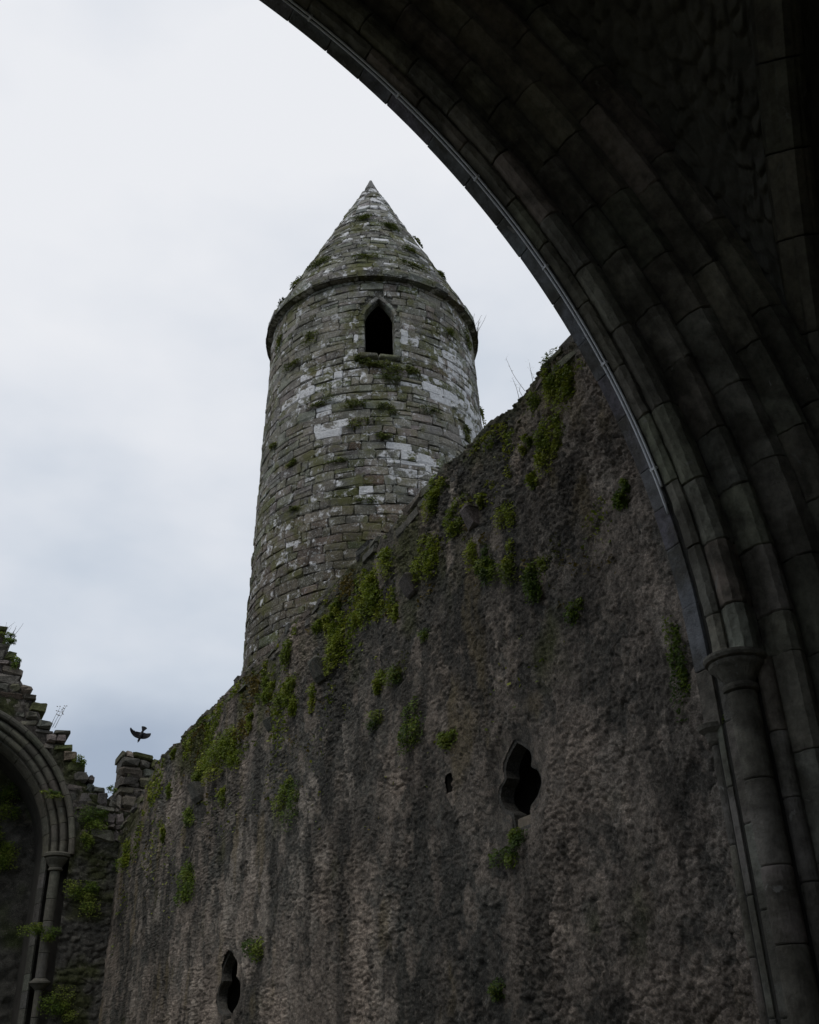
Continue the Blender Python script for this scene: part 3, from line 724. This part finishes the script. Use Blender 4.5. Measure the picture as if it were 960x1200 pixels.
for sx in (1, -1):
    cxx = CX if sx == 1 else 2 * AX0 - CX
    P = arcpath(cxx, CZ, CR_, sx)
    def J(z, cxx=cxx, sx=sx): return lambda u, v: (cxx + sx * (CR_ + u), v, z)
    V, F = sweep(COREP, P, np.linspace(0, TH1 + .12, 40), 0); mesh_obj('arch_core', V, F, M['mortar'], ca)
    V, F = sweep(COREP, J, [0, 5.0], 0); mesh_obj('pier_core', V, F, M['mortar'], ca)
    for oi, (nm, poly, L, off) in enumerate(ORD):
        t = -off * L / CR_; Rm = CR_ + np.mean([p[0] for p in poly])
        while t < TH1 - .01:
            t1 = min(TH1, t + L * random.uniform(.72, 1.2) / Rm); ta = max(t, 0.0); 
            if t1 - ta > .02:
                g_ = .004 / Rm; bv = .012 / Rm
                V, F = sweep(poly, P, [ta + g_, ta + g_ + bv] + list(np.linspace(ta, t1, 8)[1:-1]) + [t1 - g_ - bv, t1 - g_], random.uniform(.008, .018) if oi else .004)
                if oi: V = [(p[0] + random.gauss(0, .0035), p[1] + random.gauss(0, .0035), p[2] + random.gauss(0, .0035)) for p in V]
                du, dv = random.uniform(-.006, .006), random.uniform(-.006, .006)
                tm = (ta + t1) / 2
                V = [(p[0] + sx * du * math.cos(tm), p[1] + dv, p[2] + du * math.sin(tm)) for p in V]
                cc = (.14, .15, .172) if oi < 1 else random.choice([(.17, .165, .145), (.15, .147, .13), (.185, .178, .155)])
                mesh_obj(nm, V, F, M['arch'], ca, jc(cc, .16))
            t = t1
        z = 5.0                                     # the same members run down the pier
        if oi == 2: continue
        while z > .12:
            z0 = max(0, z - random.uniform(.5, .95))
            pl = poly
            if oi == 0 and z0 < 4.3: pl = [(.05, 6.93), (.01, 6.86), (.01, 6.80), (.32, 6.80), (.32, 7.0), (.12, 7.0)]
            V, F = sweep(pl, J, [z - .004, z - .016, z0 + .016, z0 + .004], .009)
            dv = random.uniform(-.005, .005); V = [(p[0] + dv, p[1] + dv, p[2]) for p in V]
            mesh_obj('pier_stone', V, F, M['arch'], ca, jc((.16, .158, .15) if oi < 2 else (.155, .15, .132), .18)); z = z0
    # round shaft with bell capital
    sxx = cxx + sx * (CR_ + .115); syy = 6.585
    lathe('capital', [(r_c, z_c + .05) for r_c, z_c in [(0.124, 4.633), (0.156, 4.645), (0.164, 4.671), (0.156, 4.696), (0.132, 4.708), (0.148, 4.752), (0.2, 4.826), (0.244, 4.87), (0.252, 4.893), (0.24, 4.907), (0.276, 4.918), (0.29, 4.944), (0.284, 4.97), (0.252, 4.985)]], M['arch'], ca, (.145, .142, .128), sxx, syy, 32)
    z = 4.683
    while z > .5:
        z0 = max(.42, z - random.uniform(.55, .95)); lathe('shaft_drum', [(.124, z0 + .004), (.134, z0 + .016), (.134, z - .016), (.124, z - .004)], M['arch'], ca, jc((.155, .15, .135), .16), sxx, syy, 24); z = z0
    z = 5.0
    while z > .5:
        z0 = max(.42, z - random.uniform(.55, .95)); lathe('shaft_drum', [(.072, z0 + .004), (.080, z0 + .014), (.080, z - .014), (.072, z - .004)], M['arch'], ca, jc((.155, .15, .135), .16), cxx + sx * (CR_ + .315), 6.44, 16); z = z0
    lathe('shaft_base', [(.30, 0), (.30, .12), (.24, .2), (.27, .26), (.22, .34), (.17, .42)], M['arch'], ca, (.15, .146, .13), sxx, syy, 24)
    # small moulded capital on the back nook and on the outer chamfer
    lathe('capital', [(.06, 4.30), (.085, 4.33), (.10, 4.40), (.15, 4.44), (.155, 4.48), (.12, 4.50)], M['arch'], ca, (.15, .146, .132), cxx + sx * (CR_ + .07), 6.95, 20)
    z = 4.30
    while z > .2:
        z0 = max(.1, z - random.uniform(.6, .9)); lathe('shaft_drum', [(.055, z0 + .004), (.062, z0 + .014), (.062, z - .014), (.055, z - .004)], M['arch'], ca, jc((.15, .146, .132), .16), cxx + sx * (CR_ + .075), 6.95, 14); z = z0
# pale twin cable clipped along the soffit, ending above the springing
cb = empty('soffit_cable', (5.9, 6.78, 6.9), 'thin pale twin cable running along the soffit of the great arch', 'cable')
for yq in (6.795, 6.750):
    V, F = sweep([(-.026 + .013 * math.cos(R_(a_)), yq + .013 * math.sin(R_(a_))) for a_ in range(0, 360, 45)], arcpath(CX, CZ, CR_), np.linspace(.20 if yq > 6.78 else .235, TH1, 90), 0)
    mesh_obj('cable_strand', V, F, M['cable'], cb, smooth=True)
for t in np.arange(.26, TH1, .16):
    V, F = sweep([(-.042, 6.735), (-.042, 6.81), (-.002, 6.81), (-.002, 6.735)], arcpath(CX, CZ, CR_), [t, t + .003], 0); mesh_obj('cable_clip', V, F, M['cable'], cb)
# wall standing on the arch (both faces)
b = Bag(); xsx = np.linspace(-9.5, 10.5, 80)
def az_(x):
    u = abs(x - AX0); c0 = CX - AX0; Rq = CR_ + 1.75
    return CZ + math.sqrt(max(0, Rq ** 2 - (u - c0) ** 2)) if u - c0 < Rq else 0.0
for p, q_ in zip(xsx[:-1], xsx[1:]):
    za, zb = az_(p), az_(q_)
    b.add([(p, 5.95, za), (q_, 5.95, zb), (q_, 5.95, 17.5), (p, 5.95, 17.5), (p, 7.38, za), (q_, 7.38, zb), (q_, 7.38, 17.5), (p, 7.38, 17.5)], [(0, 1, 2, 3), (5, 4, 7, 6), (3, 2, 6, 7)], (.1, .095, .085))
b.build('wall_above', M['inner'], ca)

# ------------------------------------------------------------------ crossing vault over the camera
VC = (0.49, -3.0); VX, VY, VZ0, VRISE = 7.71, 9.19, 6.0, 8.0
va = empty('crossing_vault', (VC[0], VC[1], 0), 'very dark ribbed rubble vault springing from behind the great arch', 'vault')
def rib(sx, sy, t): bt = t * math.pi / 2; k_ = math.cos(bt); return np.array((VC[0] + sx * VX * k_, VC[1] + sy * VY * k_, VZ0 + VRISE * math.sin(bt)))
def archN(sx, t): 
    th_ = t * TH1; Rq = CR_ + 1.66; cxx = CX if sx == 1 else 2 * AX0 - CX; th2 = t * math.acos((AX0 - CX) / Rq)
    return np.array((cxx + sx * Rq * math.cos(th2), 5.84, CZ + Rq * math.sin(th2)))
def web(fa, fb, nu, nv, seed):
    T = np.linspace(0, 1, nu); A = np.array([fa(t) for t in T]); B = np.array([fb(t) for t in T]); Wv = np.linspace(0, 1, nv)[:, None, None]
    Pm = A[None] * (1 - Wv) + B[None] * Wv; Pm[..., 2] += .35 * np.sin(np.pi * Wv[..., 0])
    if nu > 60:
        c1, c2, ci = worley(Pm[..., 2] * 5.5 + .5 * fbm(Pm[..., 0] * 2, Pm[..., 1] * 2, Pm[..., 2] * 2, 3, 7), (Pm[..., 0] - Pm[..., 1]) * 4.0, seed)
        dd = .07 * sstep(.02, .3, c2 - c1) * (.4 + ci) + .05 * fbm(Pm[..., 0] * 3, Pm[..., 1] * 3, Pm[..., 2] * 3, 4, seed)
        Pm[..., 2] -= dd; Pm[..., 0] -= dd * .6
    q = np.arange(nu - 1)[None, :] + np.arange(nv - 1)[:, None] * nu
    return mesh_obj('vault_web', Pm.reshape(-1, 3), np.stack([q, q + 1, q + nu + 1, q + nu], -1).reshape(-1, 4), M['vault'], va, smooth=True)
for sx in (1, -1):
    for sy in (1, -1):
        hi = (sx == 1 and sy == 1)
        fN = (lambda t, sx=sx: archN(sx, t)) if sy == 1 else (lambda t, sx=sx: np.array((VC[0] + sx * (VX + .2) * math.cos(t * math.pi / 2), -12.3, 5 + 9.4 * math.sin(t * math.pi / 2))))
        fE = lambda t, sx=sx, sy=sy: np.array((VC[0] + sx * (VX + .2), VC[1] + sy * (VY - .2) * math.cos(t * math.pi / 2), 5 + 9.4 * math.sin(t * math.pi / 2)))
        fR = lambda t, sx=sx, sy=sy: rib(sx, sy, t) + np.array((0, 0, .15))
        web(fN, fR, 240 if hi else 30, 110 if hi else 10, 5); web(fE, fR, 200 if hi else 30, 90 if hi else 10, 6)
        # rib of separate stones
        side = np.array((sy * VY, -sx * VX, 0.0)); side /= np.linalg.norm(side)
        def PR(t, sx=sx, sy=sy, side=side):
            p = rib(sx, sy, t); p2 = rib(sx, sy, t + .002); tg = (p2 - p) / np.linalg.norm(p2 - p); nr_ = np.cross(tg, side); nr_ /= np.linalg.norm(nr_)
            if nr_[2] > 0: nr_ = -nr_
            return lambda u, v: tuple(p + side * u + nr_ * v)
        poly = [(-.22, -.2), (-.22, .02), (-.16, .10), (-.10, .12), (-.09, .19), (0, .25), (.09, .19), (.10, .12), (.16, .10), (.22, .02), (.22, -.2)]
        t = 0.0
        while t < .985:
            t1 = min(.99, t + random.uniform(.055, .085)); V, F = sweep(poly, PR, [t + .0006, t + .002, (t + t1) / 2, t1 - .002, t1 - .0006], .009)
            mesh_obj('rib_stone', V, F, M['arch'], va, jc((.12, .117, .10), .15)); t = t1
lathe('boss', [(.1, 13.65), (.4, 13.8), (.45, 14.0), (.3, 14.3)], M['arch'], va, (.12, .117, .1), VC[0], VC[1], 20)

# unseen crossing walls, added and sized for the light on the arch, and the west wall of the transept
def slab(name, x0, x1, y0, y1, z1, label, seed, holes=None, mat='inner'):
    """rubble wall slab with an uneven head"""
    n = 60; b = Bag(); dx, dy = x1 - x0, y1 - y0; long_x = dx > dy
    ts = np.linspace(0, 1, n); V = []; F = []
    for t in ts:
        tp_ = z1 + .25 * float(vnoise(np.array([t * 14.0]), 0, 0, seed)[0])
        px = (x0 + dx * t) if long_x else x0; py = y0 if long_x else (y0 + dy * t)
        qx = px if long_x else x1; qy = y1 if long_x else py
        V += [(px, py, 0), (px, py, tp_), (qx, qy, tp_ - .1), (qx, qy, 0)]
    for q in range(n - 1):
        a_ = q * 4
        for r in range(3): F.append((a_ + r, a_ + r + 1, a_ + r + 5, a_ + r + 4))
    F += [(3, 2, 1, 0), (n * 4 - 4, n * 4 - 3, n * 4 - 2, n * 4 - 1)]
    o = mesh_obj(name, V, F, M[mat], None, (.09, .086, .075), origin=((x0 + x1) / 2, (y0 + y1) / 2, 0))
    return tag(o, label, 'wall')
slab('added_crossing_wall', 8.55, 9.6, -12.3, 5.9, 15.2, 'unseen rubble wall added to keep light out beside the shafted pier', 1)
slab('added_crossing_wall', -8.4, -7.4, -12.3, 5.9, 3.0, 'unseen rubble wall added low to let side light reach the shafted pier', 2)
slab('added_crossing_wall', -8.4, 9.6, -13.4, -12.35, 15.2, 'unseen rubble wall added to keep light out opposite the great arch', 3)
slab('transept_side_wall', -6.9, -6.05, 7.4, 36, 4.0, 'unseen low rubble wall across the transept from the mossy one', 4, mat='wall')  # unseen west wall, kept low so skylight reaches the long wall

# ------------------------------------------------------------------ plants
GREENS = [(.11, .165, .016), (.08, .13, .014), (.145, .20, .022), (.055, .095, .012), (.17, .21, .03)]
def leaf_cloud(b, c, rad, nrm, n, size, greens, droop=.5, cl=7):
    """tufted leaves: several sub-tufts spread over an uneven patch, leaves fan out from the wall and droop"""
    c = np.array(c); nrm = np.array(nrm, float); nrm /= np.linalg.norm(nrm)
    t1 = np.cross((0, 0, 1), nrm); t1 /= np.linalg.norm(t1) + 1e-9; t2 = np.cross(nrm, t1)
    tufts = []
    for _ in range(cl):
        a_ = random.uniform(0, 6.28); r = math.sqrt(random.random()) * (.8 if cl > 5 else .68)
        tufts.append((math.cos(a_) * r, math.sin(a_) * r, random.uniform(.26, .5) if cl > 5 else random.uniform(.34, .56), random.choice(greens)))
    for _ in range(n):
        tu, tv_, ts_, gcol = random.choice(tufts)
        gu, gv = max(-1.7, min(1.7, random.gauss(0, 1))), max(-1.7, min(1.7, random.gauss(0, 1)))
        u = tu + gu * ts_ * .6; v = tv_ + gv * ts_ * .6
        dep = random.random() * math.exp(-.5 * (gu * gu + gv * gv)) * ts_ * 2.6 + .05 * random.random()
        p = c + t1 * u * rad[0] + t2 * v * rad[1] + nrm * dep * rad[2]
        L = size * random.uniform(.5, 1.35); wd = L * random.uniform(.35, .6)
        ax = nrm * random.uniform(.1, .8) + t1 * random.uniform(-1, 1) + np.array((0, 0, random.uniform(-droop - .4, .7 - droop))); ax /= np.linalg.norm(ax)
        sd_ = np.cross(ax, nrm + np.array((random.gauss(0, .6), random.gauss(0, .6), .5 + random.gauss(0, .5)))); sd_ /= np.linalg.norm(sd_) + 1e-9
        up2 = np.cross(sd_, ax)
        k_ = random.uniform(.7, 1.35); col = tuple(x * k_ for x in gcol)
        b.add([p, p + ax * L * .5 + sd_ * wd * .5 + up2 * wd * .12, p + ax * L, p + ax * L * .5 - sd_ * wd * .5 + up2 * wd * .12], [(0, 1, 2, 3)], col)
def plant(name, c, rad, nrm, n, size, label, cat='plant', group=None, greens=GREENS, droop=.5, cl=7):
    b = Bag(); leaf_cloud(b, c, rad, nrm, int(n * 2.8), size * .85, greens, droop, cl)
    o = b.build(name, M['leaf'], origin=c); tag(o, label, cat, group); return o
WALLP = [
    ((8.97, 9.92), (.36, .48), 900, .055, 'bright green creeper high on the wall where the great arch crosses its top', 11),
    ((9.42, 9.15), (.42, .50), 1200, .055, 'largest hanging green creeper just under the one at the wall top by the arch', 12),
    ((8.13, 7.78), (.20, .26), 420, .05, 'round green tuft on the wall touching the soffit edge of the great arch', 6),
    ((11.14, 8.2), (.34, .32), 560, .055, 'round dark green tuft on bare render below the first projecting corbel', 7),
    ((9.98, 7.43), (.32, .34), 560, .055, 'slanting green tuft on bare render halfway up the long wall', 7),
    ((11.9, 9.36), (.5, .34), 700, .06, 'green creeper wrapped around the corbel nearest the great arch', 9),
    ((13.07, 9.3), (.5, .58), 950, .06, 'yellow-green creeper falling over the second corbel of the long wall', 11),
    ((15.25, 9.43), (.46, .5), 620, .065, 'thin yellow-green creeper under the wall top between second and third corbels', 8),
    ((16.84, 9.3), (.5, .66), 900, .065, 'bright green creeper hanging straight above the largest corbel', 9),
    ((14.38, 7.56), (.26, .26), 240, .055, 'small green tuft below the second corbel, upper of two', 5),
    ((15.14, 7.12), (.24, .2), 200, .055, 'small green tuft below the second corbel, lower of two', 4),
    ((13.72, 6.62), (.36, .46), 420, .06, 'loose green fern growing in a crack of the render above the small putlog hole', 7),
    ((12.6, 6.12), (.26, .2), 300, .055, 'dark green sprig on the ledge right over the small putlog hole', 5),
    ((23.6, 8.95), (1.6, .62), 1500, .075, 'broad mossy creeper mat spread beside the farthest corbel', 14),
    ((25.8, 9.05), (.8, .45), 520, .075, 'olive moss cushion directly above the farthest corbel', 7),
    ((19.42, 6.72), (.85, .56), 900, .07, 'twin green fern clump far below the corbels in mid wall', 9),
    ((26.42, 6.34), (.8, .6), 900, .075, 'dark green fern clump low on the wall near the broken end wall', 9),
    ((20.9, 4.25), (.5, .3), 300, .07, 'dark green fern above the lower cusped loop window', 5),
    ((11.2, 4.26), (.36, .24), 420, .05, 'green fern sprouting under the sill of the upper cusped loop window', 6),
    ((11.75, 2.65), (.22, .2), 200, .05, 'small dark tuft low on the wall below the upper loop window', 4),
    ((9.25, 6.67), (.20, .22), 220, .05, 'thin green sprig on the wall beside a pale render flake near the arch', 4),
    ((10.61, 8.6), (.24, .36), 320, .05, 'narrow green strand beside the corbel nearest the great arch', 5),
    ((13.27, 7.9), (.2, .14), 110, .05, 'tiny green sprig on a reddish patch under the second corbel', 3),
    ((19.26, 8.97), (.8, .34), 520, .07, 'low olive cushion of moss on the small corbel past the largest one', 7),
    ((12.53, 10.2), (.36, .22), 280, .06, 'yellow-green moss on the wall top in front of the tower', 5),
    ((14.51, 9.77), (.4, .36), 340, .06, 'yellow-green moss strand under the wall top in front of the tower', 5),
    ((26.9, 8.05), (.8, .36), 380, .075, 'ragged moss trailing beneath the farthest corbel', 6),
    ((34.2, 8.6), (.9, .5), 460, .085, 'dull moss mat in the corner where the long wall meets the end wall', 7),
]
YG = [(.19, .235, .018), (.145, .195, .016), (.235, .265, .028), (.11, .15, .014)]
for q, ((y, z), (ry, rz), n, sz, lab, cl) in enumerate(WALLP):
    plant('wall_plant', (XW - .05, y, z), (ry, rz, .13 if y < 14 else .2), (-1, -.1, .1), n, sz, lab, greens=YG if z > 8.4 else GREENS, cl=cl)
for _ in range(30):
    u_ = random.random(); y = 1 / (1 / 14.8 + u_ * (1 / 36.0 - 1 / 14.8)) - 6; z = ztop(y) - .25 - abs(random.gauss(0, 1.2)); r_ = random.uniform(.10, .24) * (1 + y / 40)
    plant('moss_cushion', (XW - .05, y, z), (r_, r_ * random.uniform(.8, 1.6), .12), (-1, -.1, .1), int(260 + 300 * r_), .045 + y * .0008, 'small yellow-green moss cushion dotted below the head of the long wall', group='moss cushions on the long wall', greens=YG, cl=3)
# strip of greenery in the angle between pier and wall, and a sprig under the bell capital
plant('wall_plant', (6.95, 7.62, 5.42), (.16, .55, .1), (-1, -.3, 0), 620, .045, 'bright green strip of creeper in the angle between wall and shafted pier', cl=9)
plant('wall_plant', (6.62, 6.78, 4.55), (.05, .10, .05), (-1, -.3, 0), 130, .04, 'little green sprig tucked under the bell capital of the pier', cl=3)
for (x, z, rx, rz, n, lab) in [
    (5.96, 7.51, 0.62, 0.56, 700, 'dark green fern clump on the end wall beside the arch shaft'),
    (4.84, 6.38, 0.56, 0.34, 480, 'mossy cushion growing across the shaft of the end wall arch'),
    (6.13, 9.98, 0.67, 0.45, 620, 'wide moss mat under the notch in the end wall'),
    (5.74, 4.24, 0.67, 0.51, 480, 'dark fern clump low at the foot of the end wall arch shaft'),
    (5.85, 9.31, 0.23, 0.34, 260, 'moss tuft on the end wall arch next to its capital'),
    (4.56, 10.66, 0.36, 0.14, 220, 'small moss patch clinging to the moulding of the end wall arch'),
    (2.25, 15.89, 0.38, 0.27, 420, 'grassy green tuft crowning the top of the broken end wall'),
    (2.72, 14.99, 0.23, 0.29, 220, 'green tuft on the step just below the grassy crown of the end wall'),
    (5.31, 11.86, 0.23, 0.18, 220, 'green and yellow cushion on a broken step of the end wall'),
    (6.47, 10.99, 0.16, 0.14, 120, 'tiny tuft on the rubble beside the notch of the end wall'),
    (7.14, 8.69, 0.45, 0.67, 420, 'olive creeper in the corner of the end wall under the stub')]:
    plant('wall_plant', (x, YE - .12, z), (rx, rz, .2), (0, -1, .15), n, .075, lab)
plant('wall_plant', (3.4, YE + 2.4, 9.1), (.7, .9, .3), (0, -1, .1), 900, .09, 'dark creeper on the inner wall of the end wall arch recess')
plant('wall_plant', (3.5, YE + 2.4, 11.0), (.5, .7, .3), (0, -1, .1), 500, .09, 'shaded creeper high inside the end wall arch recess')
# tufts in the joints of the tower
TL = {(-16, 20.0): 'largest dark tuft on the drum, hanging below the belfry window sill', (-30, 20.5): 'green tuft at the shaded end of the belfry window sill', (-6, 20.2): 'green tuft beside pale stones just past the belfry window sill', (-20, 20.35): 'low moss fringe directly under the belfry window sill', (-84, 22.6): 'long mossy strip under the tower eaves on its dark edge'}
TG = [(.10, .125, .02), (.13, .15, .026), (.07, .09, .018)]
for (phi, z, rw, rh, n) in [(-16, 20.0, .28, .38, 240), (-30, 20.5, .3, .18, 200), (-6, 20.2, .25, .16, 150), (-20, 20.35, .4, .12, 200), (-70, 21.2, .3, .15, 130), (-50, 19.2, .35, .15, 150),
                           (-35, 18.9, .3, .2, 150), (-18, 18.7, .25, .2, 130), (-30, 18.2, .3, .2, 140), (2, 18.9, .3, .15, 110), (-22, 17.7, .25, .14, 100), (26, 18.7, .2, .3, 120), (55, 20.5, .2, .4, 120),
                           (-58, 21.8, .2, .3, 120), (-65, 17.4, .25, .15, 100), (-40, 17.0, .2, .12, 80), (-80, 18.5, .15, .3, 100), (-84, 22.6, .15, .5, 130), (14, 17.2, .25, .15, 80), (-28, 15.6, .2, .16, 80), (-62, 15.8, .2, .12, 70), (20, 22.4, .25, .2, 110), (38, 22.8, .2, .4, 120)]:
    nn = (math.sin(R_(phi)), -math.cos(R_(phi)), .1)
    plant('tower_tuft', tp(phi, z, tr(z) + .01), (rw * random.uniform(1.0, 1.9), rh * random.uniform(.7, 1.2), .10), nn, int(n * 1.2), .075, TL.get((phi, z), 'small green tuft growing from the joints of the round tower drum'), group='tufts on the round tower drum', greens=TG, cl=6)
for (phi, z, rw, rh, n) in [(-3, 27.6, .3, .4, 260), (-38, 28.2, .22, .3, 160), (-60, 25.4, .35, .35, 240), (-26, 24.9, .35, .25, 180), (2, 26.0, .25, .2, 120), (28, 25.4, .25, .3, 150), (-78, 25.0, .2, .25, 110), (0, 24.8, .35, .15, 120), (38, 27.8, .1, .4, 120)]:
    nn = (math.sin(R_(phi)), -math.cos(R_(phi)), .5)
    plant('cap_tuft', tp(phi, z, rc(z) + .01), (rw * random.uniform(1.0, 1.7), rh, .10), nn, int(n * 1.2), .075, 'green moss tuft on the conical stone cap of the tower', group='tufts on the tower cap', greens=TG, cl=4)
plant('cap_shrub', tp(-105, 25.3, rc(25.3) + .10), (.14, .26, .14), (-1, -.2, .8), 170, .085, 'little dark leafy shrub standing out of the tower cap edge', greens=[(.03, .04, .014)], droop=-.3, cl=4)
# thin dry stalks
def stalks(name, base, n, h, lean, label, seeds=True, th=.008, spread=.15):
    b = Bag()
    for _ in range(n):
        p = np.array(base) + np.array((random.uniform(-spread, spread), random.uniform(-spread, spread), 0)); dr = np.array((random.gauss(lean[0], .22), random.gauss(lean[1], .22), 1.0)); dr /= np.linalg.norm(dr)
        L = h * random.uniform(.6, 1.1); prev = p; k_ = 5
        for s in range(k_):
            dr = dr + np.array((random.gauss(0, .09), random.gauss(0, .09), 0)); dr /= np.linalg.norm(dr); q_ = prev + dr * L / k_
            r = th * (1 - .12 * s); ring = []
            for base_p, rr_ in ((prev, r), (q_, r * .88)):
                for a_ in (0, 2.1, 4.2): ring.append(base_p + rr_ * np.array((math.cos(a_), math.sin(a_), 0)))
            b.add(ring, [(0, 1, 4, 3), (1, 2, 5, 4), (2, 0, 3, 5)], (.10, .085, .05))
            if s >= 2 and seeds:
                for _k in range(2):
                    tw_ = q_ + np.array((random.gauss(0, .06), random.gauss(0, .06), random.uniform(0, .08))) * L
                    b.add([q_ + (r * .5, 0, 0), q_ - (r * .5, 0, 0), tw_], [(0, 1, 2)], (.10, .085, .05))
                    sz = .02 if th < .01 else .03
                    b.add([tw_ + (sz, 0, 0), tw_ + (0, sz, sz), tw_ - (sz, 0, 0), tw_ - (0, sz, sz)], [(0, 1, 2, 3)], (.09, .08, .04))
            prev = q_
    o = b.build(name, M['twig'], origin=base); return tag(o, label, 'plant')
stalks('dry_weed', (XW + .1, 9.9, ztop(9.9)), 6, .55, (-.3, .25), 'thin dry seeding weed on the long wall top beside the great arch', th=.005, spread=.25)
stalks('dry_weed', tp(62, ZE + .32, 3.4), 9, .95, (.25, .0), 'bare twiggy weed on the eaves of the round tower', th=.012, spread=.2)
stalks('dry_weed', (4.3, YE + .1, 13.0), 3, 1.0, (.5, 0), 'bare stalk leaning from the broken end wall', th=.012, spread=.1)
stalks('dry_grass', (2.2, YE, 16.0), 10, .6, (.35, 0), 'dry grass blades among the crown of the broken end wall', seeds=False, th=.01, spread=.3)
# moss leaflets scattered in the damp band under the wall head
n = 60000
u_ = rng.random(n); my = 1 / (1 / 14.4 + u_ * (1 / 41.0 - 1 / 14.4)) - 6
mz_ = np.array([ztop(y) for y in my]) - np.abs(rng.normal(.12, 1.35, n)) - .12
dens = fbm(my * .55, mz_ * .7, 0, 5, 71, .6) + .5 * np.abs(fbm(my * 2.5, mz_ * 2.2, 0, 3, 75)) - .10
kp = (dens + rng.normal(0, .035, n) > .13) & (mz_ > 3); my = my[kp][:20000]; mz_ = mz_[kp][:20000]; n = len(my)
Lq = rng.uniform(.02, .045, n) * (1 + my / 30)
p = np.stack([XW - .03 - rng.random(n) * .08, my, mz_], 1)
ax = np.stack([rng.uniform(-1, -.1, n), rng.uniform(-1, 1, n), rng.uniform(-1, .5, n)], 1) * Lq[:, None]; sd_ = rng.uniform(-1, 1, (n, 3)) * Lq[:, None] * .5
Vm = np.stack([p, p + ax * .5 + sd_, p + ax, p + ax * .5 - sd_], 1).reshape(-1, 3); Fm = np.arange(n * 4).reshape(-1, 4)
pal = np.array(YG + [(.13, .10, .02), (.09, .10, .02)]); cm = pal[(vnoise(my * 1.3, mz_ * 1.3, 0, 77) * 2.99 + 3).astype(int) % 6] * rng.uniform(.6, 1.3, (n, 1))
o = mesh_obj('wall_moss', Vm, Fm, M['leaf'], None, np.repeat(cm, 4, 0), origin=(XW, 18, 9.5)); o['kind'] = 'stuff'
o['label'] = 'thin moss leaflets scattered under the head of the long wall'; o['category'] = 'moss'

# ------------------------------------------------------------------ bird in flight over the notch
bc = np.array((5.47, 27.0, 10.16)); BS = .8; br = np.array(right) * 1.0; bu = np.array(up); bf = np.array(fwd)
V = []; F = []
# body: spindle from beak (down-left) to fan tail (up-right)
ax = br * .32 + bu * .86 + bf * .38; ax /= np.linalg.norm(ax); s1 = np.cross(ax, bf); s1 /= np.linalg.norm(s1); s2 = np.cross(ax, s1)
prof = [(-.235, .004), (-.205, .014), (-.18, .032), (-.15, .036), (-.115, .034), (-.06, .066), (0, .074), (.06, .06), (.11, .042), (.14, .034)]
for (t, r) in prof:
    for q in range(10): a_ = q * .6283; V.append(bc + ax * t + s1 * r * math.cos(a_) + s2 * r * math.sin(a_))
for k_ in range(len(prof) - 1):
    for q in range(10): F.append((k_ * 10 + q, k_ * 10 + (q + 1) % 10, (k_ + 1) * 10 + (q + 1) % 10, (k_ + 1) * 10 + q))
bird = mesh_obj('bird', V, F + [tuple(range(9, -1, -1)), tuple(range(90, 100))], M['feather'], None, smooth=True, origin=bc)
tag(bird, 'black crow in flight with spread wings above the wall stub', 'bird')
V = []; F = []
for q in range(6):   # tail feathers
    a_ = (q - 2.5) * .16; dr = ax * math.cos(a_) + s1 * math.sin(a_); sd_ = s1 * math.cos(a_) - ax * math.sin(a_); p = bc + ax * .11; n0 = len(V); o_ = s2 * .003 * (q % 2)
    V += [p - sd_ * .008 + o_, p + sd_ * .008 + o_, p + dr * .17 + sd_ * .026 + o_, p + dr * .19 + o_, p + dr * .17 - sd_ * .026 + o_]; F.append((n0, n0 + 1, n0 + 2, n0 + 3, n0 + 4))
mesh_obj('tail', V, F, M['feather'], bird)
for tip, mid in ((-br * .32 + bu * .23 - bf * .05, -br * .20 + bu * .0 - bf * .02), (br * .33 + bu * .045 - bf * .08, br * .17 - bu * .05 - bf * .03)):
    V = []; F = []; k_ = 12; root = bc - ax * .03
    lead = []; trail = []
    for q in range(k_ + 1):
        t = q / k_; c = root * (1 - t) ** 2 + (bc + mid * 1.25) * 2 * t * (1 - t) + (bc + tip) * t * t
        ch = .205 * (1 - .5 * t ** 2) * (1 if t < .92 else .5); dn = bu * .55 + ax * .45
        ser = .018 * (q % 2) if t > .4 else 0
        lead.append(c - dn * ch * .35); trail.append(c + dn * (ch * .65 - ser))
    V = [p + bf * .007 for p in lead] + [p for p in trail] + [p - bf * .007 for p in lead]; n = k_ + 1
    for q in range(k_):
        F += [(q, q + 1, n + q + 1, n + q), (2 * n + q + 1, 2 * n + q, n + q, n + q + 1), (q + 1, q, 2 * n + q, 2 * n + q + 1)]
    mesh_obj('wing', V, F, M['feather'], bird)

bird.scale = (.86, .86, .86)
